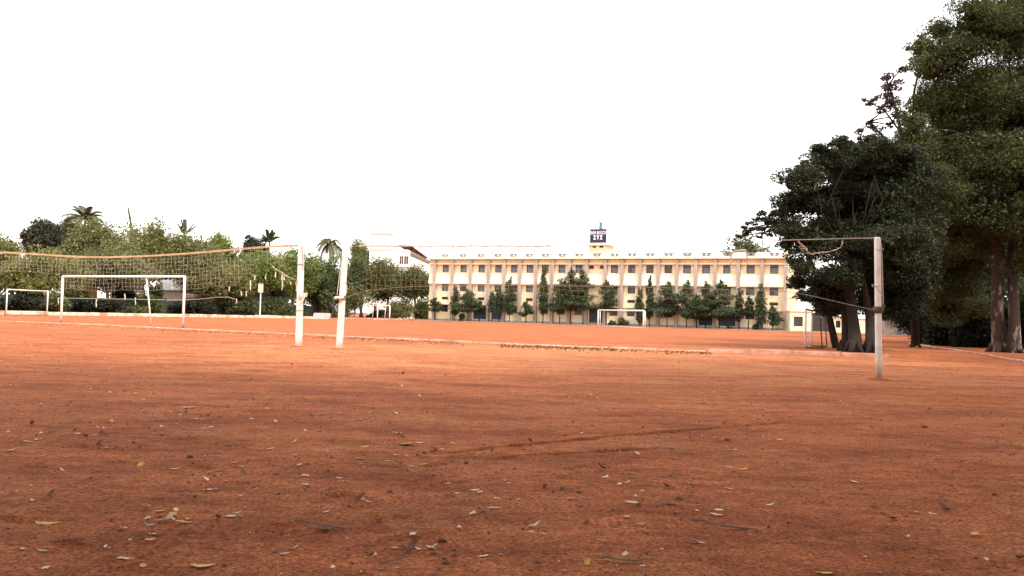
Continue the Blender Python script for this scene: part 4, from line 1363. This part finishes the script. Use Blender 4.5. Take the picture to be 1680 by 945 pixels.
q = rel(1441, 509, g3, 0)
MB().tube([q + Vector((0, 0, -.06)), q + Vector((0, 0, -.02)), q + Vector((0, 0, .05)), q + Vector((0, 0, .07))], [.070, .10, .095, .068], 12, .1).build('wire_wrap', m_rust, P3, True)
q = rel(1449, 503, g3, -.03)
MB().ball(q, .04, 8, 6, (1, 1, 1.3), .12).build('hanging_weight', m_rust, P3, True)
MB().tube([rel(1441, 391, g3, -.03), rel(1446, 400, g3, -.03), rel(1447.5, 440, g3, -.03), rel(1449, 500, g3, -.03)], .010, 6).build('hanging_rope', m_rope, P3)
MB().tube([rel(1440, 410, g3, -.06), rel(1449, 410, g3, -.06), rel(1449, 407, g3, -.06)], .009, 6).build('hook', m_grey_metal, P3)
MB().tube([rel(1442, 469, g3, -.06), rel(1431, 470, g3, -.06), rel(1431, 466, g3, -.06)], .009, 6).build('hook', m_grey_metal, P3)
MB().tube([rel(1433, 467, g3, -.08), rel(1441, 476, g3, -.09), rel(1448, 484, g3, -.05)], .008, 6).build('tie_wire', m_rope, P3)


def interp(tab, x):
    tab = sorted(tab)
    return float(np.interp(x, [t[0] for t in tab], [t[1] for t in tab]))


def net(label, group, topc, depth, x0, x1, step_m, bottomc, cordm, cord_r, lean, rag, seed, rows=9, htab=None):
    """strings hanging from the top curve; bottomc(px) = depth of net in metres"""
    rs = random.Random(seed)
    pa = at(x0, interp(topc, x0), interp(depth, x0))
    e = empty('volleyball_net', (pa.x, pa.y, 0)); tag(e, label, 'net', group)
    o = Vector((pa.x, pa.y, 0))
    xs = [x0]
    while xs[-1] < x1:
        xs.append(xs[-1] + step_m * F_PX / interp(depth, xs[-1]))
    nodes = {}
    for i, x in enumerate(xs):
        tp = at(x, interp(topc, x), interp(depth, x)) - o
        h = bottomc(x)
        ln = lean(x)
        for j in range(rows + 1):
            f = j / rows
            if f * 1.0 > h + .001: break
            sag = .015 * math.sin(i * .9 + j) + rs.uniform(-.012, .012)
            nodes[i, j] = tp + Vector((ln * f + sag, rs.uniform(-.03, .03), -f * rows * step_m * (1 + .02 * math.sin(i * .5)) + rs.uniform(-.012, .012)))
    mb = MB()
    for (i, j), p in nodes.items():
        for k in ((i + 1, j), (i, j + 1)):
            if k in nodes and rs.random() > rag(xs[i]):
                mb.tube([p, nodes[k]], cord_r, 3, cap=False)
    mb.build('cords', cordm, e)
    return e, o


def ragged(pts, r0, r1, seed, n=26, j=.016):
    """a frayed strip: many short kinks and lumps along a line"""
    rg_ = random.Random(seed); P_ = []
    for i in range(n):
        u = i / (n - 1) * (len(pts) - 1); k = min(int(u), len(pts) - 2)
        P_.append(pts[k].lerp(pts[k + 1], u - k) + Vector((rg_.uniform(-j, j), rg_.uniform(-j, j), rg_.uniform(-j, j))))
    return MB().tube(P_, [r0 + (r1 - r0) * rg_.random() ** 2 for _ in P_], 5, .35, rg=rg_)


def ribbon(pts, w, t=.004):
    """thin hanging band of width w (vertical) with thickness, slightly twisted"""
    mb = MB(); n = len(pts)
    for i, p in enumerate(pts):
        p = Vector(p)
        mb.v += [tuple(p + Vector((0, -t, w / 2))), tuple(p + Vector((0, -t, -w / 2))), tuple(p + Vector((0, t, -w / 2))), tuple(p + Vector((0, t, w / 2)))]
    for i in range(n - 1):
        for j in range(4):
            a = i * 4 + j; b = i * 4 + (j + 1) % 4
            mb.f.append((a, b, b + 4, a + 4))
    mb.f += [(3, 2, 1, 0), tuple(4 * (n - 1) + j for j in range(4))]
    return mb


# left net
top1 = [(-160, 426), (-60, 421), (-10, 418), (8, 414), (60, 417), (130, 421.5), (180, 422), (240, 420), (300, 416.5), (360, 411.5), (430, 405.5), (492, 402.5)]
dep1 = [(-160, 29.5), (0, 27.5), (250, 25.8), (492, g1.y)]


def bot1(x):
    if x < 92: return .62
    if x < 385: return 1.0
    if x < 412: return 1.0 - (x - 385) / 27 * .45
    if x < 465: return .46
    return 0.0 if x > 478 else .3


N1, o1 = net('pale torn volleyball net with a sagging tan band strung left of the first white post', 'volleyball nets', top1, dep1, -150, 478, .115, bot1, m_netw, .0018, lambda x: .05, lambda x: .02 if x < 340 else .12, 3)
c1 = lambda x, y, dz=0.0: at(x, y, interp(dep1, x)) - o1 + Vector((0, 0, dz))
ribbon([c1(x, interp(top1, x)) for x in np.linspace(-150, 490, 70)], .055).build('top_band', m_tape, N1)
MB().tube([c1(x, y) for x, y in ((8, 414), (-20, 411), (-80, 405), (-150, 398))], .008, 5).build('guy_rope', m_rope, N1)
MB().tube([c1(x, y) for x, y in ((95, 489), (130, 489.5), (160, 490), (220, 491), (270, 492), (300, 492.5), (330, 490.5), (356, 487.5), (375, 487.5), (386, 491))], .007, 5).build('bottom_rope', m_rope, N1)
MB().tube([c1(x, y) for x, y in ((446, 436), (454, 443), (463, 447), (472, 454), (480, 457.5), (489, 458.5))], .010, 5).build('side_rope', m_rope, N1)
rs = random.Random(9)
for x, y, l in [(96, 489, 10), (158, 490, 14), (205, 482, 10), (238, 468, 8), (376, 470, 8), (388, 490, 8), (396, 478, 8), (404, 477, 9), (411, 460, 16), (418, 452, 8), (436, 452, 6), (452, 446, 10), (463, 448, 28), (466, 451, 9), (486, 460, 18), (477, 462, 5), (222, 488, 12), (282, 470, 6)]:
    pts = [c1(x + rs.uniform(-.6, .6), y + l * k / 4) for k in range(5)]
    MB().tube(pts, [.012, .018, .014, .02, .012], 5, .2).build('loose_strip', m_tapew, N1)

# right net, between the second and third posts
top2 = [(567, 404), (700, 404), (905, 404.5), (1060, 405), (1180, 408), (1300, 410), (1400, 412)]
dep2 = [(567, g2.y), (1440, g3.y)]
N2, o2 = net('wide thin tan volleyball net stretched in front of the school', 'volleyball nets', top2, dep2, 600, 1236, .125, lambda x: 1.0, m_neto, .0017, lambda x: interp([(600, .05), (850, .15), (1000, .4), (1300, .75)], x), lambda x: .02, 4, rows=9)
c2 = lambda x, y: at(x, y, interp(dep2, x)) - o2
ribbon([c2(x, 403.8 + rs.uniform(-.6, .6)) for x in np.linspace(588, 903, 60)], .035).build('top_band', m_tape, N2)
MB().tube([c2(x, y) for x, y in ((567, 404), (700, 404.5), (905, 404.5), (1100, 400.5), (1270, 394.5), (1440, 390))], .0055, 6).build('top_cable', m_grey_metal, N2)
MB().tube([c2(x, y) for x, y in ((1270, 394.5), (1350, 392.5), (1440, 390.3))], .011, 6).build('cable_sleeve', m_grey_metal, N2)
MB().tube([c2(x, y) for x, y in ((558, 492), (580, 483), (600, 477), (650, 471.5), (705, 469), (850, 468.5), (1000, 470), (1150, 473.5), (1290, 478), (1330, 485), (1390, 499), (1440, 510))], .005, 5).build('bottom_rope', m_cable, N2)
MB().tube([c2(x, y) for x, y in ((567, 463), (578, 466), (590, 463), (604, 457), (615, 450))], .005, 5).build('side_rope', m_cable, N2)
ribbon([c2(x, y) for x, y in ((903, 404), (905, 408), (904, 412), (903, 415))], .02).build('loose_strip', m_tape, N2)
MB().tube([c2(x, y) for x, y in ((1054, 411), (1058, 408.5), (1064, 408.5), (1065, 415))], .011, 5).build('loose_strip', m_tape, N2)
MB().tube([c2(x, y) for x, y in ((1199, 448), (1199, 430), (1199.5, 418), (1203, 413), (1214, 411), (1222, 411), (1225, 416), (1226, 428), (1227, 434))], [.008, .012, .016, .022, .03, .03, .02, .016, .012], 6, .15).build('loose_strip', m_tapew, N2)
ragged([c2(x, y) for x, y in ((1309, 394), (1312, 402), (1318, 408), (1327, 414), (1336, 417))], .003, .007, 1).build('loose_strip', m_tapew, N2)
ragged([c2(x, y) for x, y in ((1335, 416), (1346, 414), (1358, 413), (1370, 411), (1378, 407), (1382, 401), (1383, 393))], .007, .017, 2, 30, .010).build('loose_strip', m_tapew, N2)
ragged([c2(x, y) for x, y in ((1311, 395), (1315, 401), (1320, 406), (1324, 411))], .006, .018, 3, 14).build('loose_strip', m_tapew, N2)
MB().tube([c2(x, y) for x, y in ((1310, 404), (1316, 411), (1322, 415), (1334, 418), (1338, 415))], .005, 5).build('loose_strip', m_rope, N2)

# ------------------------------------------------------------------ goals
def goal_frame(name, label, A, B, ht, r, back, bdir, mfront, mback, low=True, wide=1.0, group='goals'):
    """A,B = ground points of the posts; back frame reaches bdir*back behind"""
    e = empty(name, (A.x, A.y, 0)); tag(e, label, 'goal', group)
    a = Vector((0, 0, 0)); b = Vector((B.x - A.x, B.y - A.y, 0)); up = Vector((0, 0, ht))
    MB().tube([a - Vector((0, 0, .05)), a + up * .5, a + up], r, 10).build('post', mfront, e, True)
    MB().tube([b - Vector((0, 0, .05)), b + up * .5, b + up], r, 10).build('post', mfront, e, True)
    MB().tube([a + up - Vector((0, 0, r * .2)), (a + b) / 2 + up - Vector((0, 0, .02)), b + up - Vector((0, 0, r * .2))], r * .97, 10).build('crossbar', mfront, e, True)
    if back:
        bv = Vector((bdir[0], bdir[1], 0)).normalized() * back
        rr = r * .55
        for p in (a, b):
            MB().tube([p + up * .97, p + up * .97 + bv * .8], rr, 8).build('top_stay', mback, e, True)
            MB().tube([p + up * .97 + bv * .8, p + bv + Vector((0, 0, .02))], rr, 8).build('back_upright', mback, e, True)
            if low: MB().tube([p + Vector((0, 0, .04)), p + bv + Vector((0, 0, .04))], rr, 8).build('ground_bar', mback, e, True)
        MB().tube([a + bv + Vector((0, 0, .05)), b + bv + Vector((0, 0, .05))], rr, 8).build('ground_bar', mback, e, True)
    return e


A, B = ground_pt(100, 529.5), ground_pt(300, 538)
hA = at(104, 453, A.y).z
G1 = goal_frame('football_goal', 'large white football goal at left behind the sagging net', A, B, hA, .062, 0, (0, 1), m_goal, m_goal)
s0 = at(244.5, 455, (A.y + B.y) / 2 - .6) - Vector((A.x, A.y, 0)); s1 = ground_pt(248.5, 535.5) - Vector((A.x, A.y, 0))
tB = (s0.x) / (B.x - A.x)
s0 = (B - A) * tB + Vector((0, 0, hA))
MB().tube([s0, s1 - Vector((0, 0, .05))], .038, 8).build('stay', m_goal, G1, True)
goal_frame('handball_goal', 'small white goal with a dark back frame at the far left edge', ground_pt(10, 517.5), ground_pt(77, 518), at(11, 474.5, ground_pt(10, 517.5).y).z, .045, .9, (-.6, .8), m_goal, m_dark_metal)
goal_frame('handball_goal', 'small white goal standing before the far trees left of the school', ground_pt(619, 525.3), ground_pt(639, 525.6), 1.95, .075, 1.1, (-.7, .7), m_goal, m_goal)
goal_frame('handball_goal', 'low white goal in front of the middle of the school', ground_pt(981, 535.8), ground_pt(1055.5, 538.8), 2.0, .085, 1.0, (.35, .9), m_goal, m_goal)
A = ground_pt(1321, 571.8); B = at(1331, 569, 37.6); B.z = 0
goal_frame('handball_goal', 'white goal with a black back frame seen edge on near the leaning trunks', A, B, at(1322, 506.5, A.y).z, .045, .68, (1, -.05), m_goal, m_dark_metal)

# ------------------------------------------------------------------ litter on the ground
def leaf_mesh(name, L, w, curl, m_, seed):
    rs = random.Random(seed); n = 7; mb = MB(); bend = rs.uniform(.2, .8); side = rs.uniform(-.5, .5)
    for i in range(n):
        s_ = i / (n - 1); ww = w * math.sin(math.pi * min(.97, .04 + s_ * .93)) ** .8 * (1 + rs.uniform(-.15, .15))
        z_ = curl * ((s_ - bend) ** 2 * 4) * L * .3 + rs.uniform(0, .004)
        y_ = rs.uniform(-.12, .12) * w + side * w * (s_ - .5) ** 2 * 4
        x_ = (s_ - .5) * L
        lift = curl * ww * .45
        mb.v += [(x_, y_ - ww / 2, z_ + lift + .002), (x_, y_, z_ + .0015), (x_, y_ + ww / 2, z_ + lift * .8 + .002)]
    for i in range(n - 1):
        for j in range(2):
            a = i * 3 + j
            mb.f.append((a, a + 1, a + 4, a + 3))
    k = len(mb.v)
    mb.v += [(-L / 2 - L * .22, 0, .004), (-L / 2 - L * .22, .003, .004), (-L / 2, .003, .003), (-L / 2, 0, .003)]
    mb.f.append((k, k + 1, k + 2, k + 3))
    return mb.mesh(name, m_, True)


m_lyel = mat('yellow_leaf', (.62, .36, .07), (.48, .25, .05), 30, .7)
m_lygr = mat('yellow_green_leaf', (.50, .42, .10), (.42, .34, .08), 30, .7)
m_lpale = mat('pale_dry_leaf', (.72, .54, .38), (.55, .36, .22), 25, .8)
m_lwhite = mat('bleached_petal', (.80, .70, .60), (.70, .55, .44), 25, .8)
m_lbrown = mat('brown_dry_leaf', (.22, .10, .06), (.13, .06, .04), 25, .85)
m_stone = mat('brown_stone', (.20, .095, .06), (.10, .048, .034), 30, .9, bump=.3)
m_stoneg = mat('grey_stone', (.34, .25, .20), (.22, .15, .12), 30, .9, bump=.3)
m_twig = mat('dry_twig', (.24, .14, .10), (.15, .085, .06), 25, .9)


def stone_mesh(name, r, m_, seed):
    return MB().ball((0, 0, r * .2), r * .62, 7, 4, (1.25, .9, .6), .3, random.Random(seed)).mesh(name, m_, False)


YEL = [leaf_mesh('yellow_leaf', .085, .045, c, m_lyel, 1 + i) for i, c in enumerate((.1, .5, .3))]
YGR = leaf_mesh('yellow_green_leaf', .095, .03, .2, m_lygr, 5)
PAL = [leaf_mesh('pale_leaf', .060, .029, c, m_lpale, 11 + i) for i, c in enumerate((.08, .35, .2, .6))]
WHI = [leaf_mesh('white_petal', .052, .026, c, m_lwhite, 21 + i) for i, c in enumerate((.1, .5, .25))]
BRO = [leaf_mesh('brown_leaf', .062, .036, c, m_lbrown, 31 + i) for i, c in enumerate((.2, .7, .4))]
STB = [stone_mesh('brown_stone', .022, m_stone, 41 + i) for i in range(4)]
STG = [stone_mesh('grey_stone', .022, m_stoneg, 51 + i) for i in range(3)]


def twig_mesh(L, seed):
    rs = random.Random(seed)
    pts = [((k / 6 - .5) * L, rs.uniform(-.06, .06) * L, .008 + rs.uniform(0, .006)) for k in range(7)]
    mb = MB().tube(pts, [.0045, .005, .005, .0045, .004, .003, .002], 5)
    mb.tube([pts[3], (pts[3][0] + L * .12, pts[3][1] + L * .10, .012)], [.003, .0015], 4)
    return mb.mesh('twig', m_twig)


TWG = [twig_mesh(.20, 61), twig_mesh(.16, 62), twig_mesh(.26, 63)]


def litter(mesh, name, px, py, label, cat, group, rs, scale=1.0, rz=None):
    g = ground_pt(px, py)
    z_ = float(ground_z(g.x, g.y))
    o = place(mesh, name, None, (g.x, g.y, z_ + .001), (rs.uniform(-.12, .12), rs.uniform(-.12, .12), rs.uniform(0, 6.28) if rz is None else rz), (scale * (1.35 if 'small' in label or 'tiny' in label else 1.2),) * 3)
    tag(o, label, cat, group)
    return o


rs = random.Random(77)
SPECIAL = [(YGR, 'leaf', 77, 861, 'long yellow green leaf lying flat near the bottom left corner', 1.0, 0.05), (YEL[0], 'leaf', 330, 931, 'torn orange yellow leaf at the bottom edge left of centre', .95, .1), (YEL[1], 'leaf', 619, 856, 'bright orange leaf standing on edge left of the bottom centre', .8, .8),
           (YEL[0], 'leaf', 308, 669, 'largest orange yellow leaf, upper left of the litter patch', 1.5, 0.0), (PAL[0], 'leaf', 323, 688, 'long cream leaf right below the largest orange leaf', 1.3, 0), (YEL[2], 'leaf', 666, 731, 'curled orange leaf at the left end of the tyre rut', 1.0, .3),
           (YEL[1], 'leaf', 714, 740, 'crumpled orange leaf right of the others by the tyre rut', .9, 1.2), (PAL[1], 'leaf', 652, 714, 'long tan pod shaped leaf above the orange leaves', 1.6, -.2), (WHI[0], 'leaf', 689, 728, 'white curled leaf between the orange leaves', 1.0, 0), (PAL[2], 'leaf', 694, 762, 'pale yellow folded leaf below the orange leaves', 1.0, .2),
           (WHI[0], 'leaf', 1203, 740, 'large bleached leaf beside the dark stone right of the ruts', 1.25, .05), (YEL[0], 'leaf', 1219, 771, 'flat orange leaf at the right of the court', .8, 0), (PAL[0], 'leaf', 345, 806, 'long pale yellow leaf left of centre near the bottom', 1.15, .1), (PAL[3], 'leaf', 265, 859, 'crumpled tan leaf right of the yellow green one', .9, .3),
           (WHI[1], 'leaf', 489, 784, 'white curled petal alone left of centre', .8, .5), (YEL[2], 'leaf', 1600, 880, 'yellow curled leaf near the right edge', .7, 1.0), (PAL[0], 'leaf', 1037, 825, 'cream leaf pointing right, right of bottom centre', 1.0, -.2), (PAL[1], 'leaf', 1175, 847, 'cream leaf tilted downwards near the bottom right', .95, -.4),
           (WHI[2], 'leaf', 1500, 841, 'lone white sliver of leaf at the lower right', .9, 0), (YEL[0], 'leaf', 1354, 943, 'yellow leaf cut by the bottom edge at right', .7, 0), (WHI[0], 'leaf', 102, 575, 'bright white scrap on the ground at the far left', 2.2, -.2), (BRO[0], 'leaf', 1098, 827, 'dark brown curled leaf right of bottom centre', 1.2, 0), (PAL[1], 'leaf', 776, 843, 'tan curled leaf just left of the bottom centre', .8, 1.2),
           (STG[0], 'stone', 1099, 737, 'grey angular stone at the end of the lower tyre rut', 1.5, 0), (STB[0], 'stone', 1193, 722, 'dark brown stone above the bleached leaf', 1.3, 0), (STG[1], 'stone', 391, 850, 'grey stone near the bottom left, beside the tan leaf', 1.0, .4), (STB[1], 'stone', 725, 887, 'dark brown clod near the bottom centre', 1.1, .2), (STB[2], 'stone', 312, 750, 'dark clod in the middle of the left litter', 1.3, 0), (STB[3], 'stone', 1517, 701, 'brown stone alone at the right', 1.6, 0), (STG[2], 'stone', 627, 937, 'small white pebble at the bottom edge', .45, 0),
           (TWG[1], 'twig', 650, 922, 'short straight twig at the bottom edge left of centre', .7, .5), (TWG[2], 'twig', 1190, 866, 'long thin twig lying across the lower right', 1.1, -.15), (TWG[0], 'twig', 530, 866, 'thin branching twig left of the bottom centre', 1.1, -.1), (TWG[2], 'twig', 1030, 924, 'bent pale twig near the bottom right of centre', .8, .1)]
for me_, nm, x, y, lb, sc, rz in SPECIAL:
    litter(me_, nm if nm != 'leaf' else 'fallen_leaf', x, y, lb, nm, {'leaf': 'fallen leaves', 'stone': 'stones', 'twig': 'twigs'}[nm], rs, sc, rz)


MARKS = {'upright bright orange leaf': (619, 856), 'largest orange yellow leaf': (308, 669), 'long yellow green leaf': (77, 861), 'long tan pod shaped leaf': (652, 714), 'large bleached leaf': (1203, 740),
         'flat orange leaf at right': (1219, 771), 'crumpled tan leaf': (265, 859), 'grey angular stone': (1099, 737), 'lone white sliver': (1500, 841), 'brown stone at right': (1517, 701), 'long thin twig': (1190, 866),
         'bent pale twig': (1030, 924), 'first white post': (490, 569), 'second white post': (556, 573), 'round right post': (1442, 623), 'bright white scrap': (102, 575), 'dark clod at left': (312, 750), 'torn leaf at the bottom edge': (330, 931)}
SIDES = {}
ORD = ['nearest', 'second nearest', 'third nearest', 'fourth nearest', 'fifth nearest', 'sixth nearest', 'seventh nearest', 'eighth nearest', 'ninth nearest', 'tenth nearest']


def side_label(kind, items):
    """items: [(object, px, py)] -> a label for each, by the nearest landmark and the side it lies on"""
    cells = {}
    for o, x, y in items:
        m_ = min(MARKS, key=lambda k: math.hypot(MARKS[k][0] - x, (MARKS[k][1] - y) * 2.2))
        dx, dy = x - MARKS[m_][0], (y - MARKS[m_][1]) * 2.2
        if abs(dx) > abs(dy): sd_ = 'left of' if dx < 0 else 'right of'
        else: sd_ = 'beyond' if dy < 0 else 'in front of'
        cells.setdefault((m_, sd_), []).append((math.hypot(dx, dy), o))
    for (m_, sd_), L_ in cells.items():
        L_.sort(key=lambda q: q[0])
        for i, (_, o) in enumerate(L_):
            o['label'] = '%s %s %s the %s' % (ORD[min(i, 9)], kind, sd_, m_)


DRIFTS = [(320, 685, 60), (480, 770, 70), (690, 745, 50), (340, 780, 50), (90, 720, 60), (560, 660, 70), (150, 620, 70), (450, 600, 60), (870, 800, 60), (1090, 830, 70), (250, 860, 60), (760, 590, 80), (720, 900, 50)]


def scatter_px(rs):
    """more litter on the left, thinning to the right"""
    while True:
        if rs.random() < .45:                       # drifts
            cx_, cy_, sp = rs.choice(DRIFTS)
            x = rs.gauss(cx_, sp); y = rs.gauss(cy_, sp * .28)
            if 0 < x < 1680 and 575 < y < 944: return x, y
            continue
        x = rs.uniform(0, 1680); y = 575 + (945 - 575) * rs.random() ** .95
        if y < 600 and x > 1460: continue
        k = 1.0 if x < 760 else .55 if x < 1200 else .38
        if rs.random() < k: return x, y


for n_, meshes, nm, kind, cat, grp, lo, hi in ((105, PAL, 'fallen_leaf', 'small pale dry leaf', 'leaf', 'small pale leaves', .4, .85), (70, WHI, 'fallen_petal', 'tiny bleached petal', 'petal', 'tiny bleached petals', .3, .7),
                                               (34, YEL, 'fallen_leaf', 'small yellow dry leaf', 'leaf', 'small yellow leaves', .35, .7), (70, BRO, 'fallen_leaf', 'small withered brown leaf', 'leaf', 'small brown leaves', .4, .9), (80, STB + STG[:1], 'stone', 'small earth coloured stone', 'stone', 'small stones', .3, .8)):
    items = []
    for i in range(n_):
        x, y = scatter_px(rs)
        items.append((litter(rs.choice(meshes), nm, x, y, kind, cat, grp, rs, rs.uniform(lo, hi)), x, y))
    side_label(kind, items)
# crumbs of gravel and leaf bits nobody could count
rs_ = np.random.RandomState(8)
n = 5200
rr_ = 3 + 30 * rs_.rand(n) ** 1.3; th = (rs_.rand(n) - .5) * 1.35
X = rr_ * np.sin(th); Yc = rr_ * np.cos(th)
zc = ground_z(X, Yc)
oct_v = np.array([(1, 0, 0), (0, 1, 0), (-1, 0, 0), (0, -1, 0), (0, 0, .8), (0, 0, -.5)], float)
oct_f = np.array([(0, 1, 4), (1, 2, 4), (2, 3, 4), (3, 0, 4), (1, 0, 5), (2, 1, 5), (3, 2, 5), (0, 3, 5)])
for nm, msk, mm in (('gravel', rs_.rand(n) < .84, m_stone), ('gravel', None, m_lpale)):
    if msk is None: msk = ~last
    last = msk
    k = int(msk.sum())
    sz = (.0025 + .008 * rs_.rand(k) ** 4 + .00045 * rr_[msk])[:, None, None]
    a_ = rs_.rand(k) * 6.28
    R_ = np.stack([np.stack([np.cos(a_), -np.sin(a_), 0 * a_], -1), np.stack([np.sin(a_), np.cos(a_), 0 * a_], -1), np.stack([0 * a_, 0 * a_, 1 + 0 * a_], -1)], 1)
    vv = oct_v[None] * (.5 + .9 * rs_.rand(k, 6, 1)) * np.array([1.2, .8, .7])
    vv = np.einsum('kij,kpj->kpi', R_, vv) * sz + np.stack([X[msk], Yc[msk], zc[msk] + .003], -1)[:, None, :]
    ff = (oct_f[None] + 6 * np.arange(k)[:, None, None]).reshape(-1, 3)
    tag(np_mesh(nm, vv.reshape(-1, 3), ff, mm), ['brown gravel crumbs strewn over the court', 'pale leaf crumbs strewn over the court'][0 if mm is m_stone else 1], 'gravel', kind='stuff')
# dry grass along the near kerb
V = []
for x0, x1, nn, hgt in ((250, 560, 260, .07), (560, 760, 200, .08), (820, 1010, 420, .10), (1010, 1170, 200, .08), (20, 250, 120, .06)):
    for k in range(nn):
        x = rs_.uniform(x0, x1); yb = np.interp(x, [0, 150, 300, 430, 560, 700, 850, 1000, 1160], [527, 533, 540.5, 546, 552.5, 559, 566.5, 572, 577.5])
        g = ground_pt(x, yb + abs(rs_.normal()) * 2.0 + .9)
        h = hgt * .45 * (.5 + rs_.rand()); w = .02
        dx, dy = rs_.normal(size=2) * .05
        V.append([(g.x - w, g.y, 0), (g.x + w, g.y, 0), (g.x + dx + w * .3, g.y + dy, h), (g.x + dx - w * .3, g.y + dy, h)])
V = np.array(V).reshape(-1, 3)
m_grass = mat('dry_grass', (.16, .085, .035), (.10, .06, .025), 3, .9)
tag(np_mesh('grass', V, np.arange(len(V)).reshape(-1, 4), m_grass), 'thin dry grass along the near kerb', 'grass', kind='stuff')
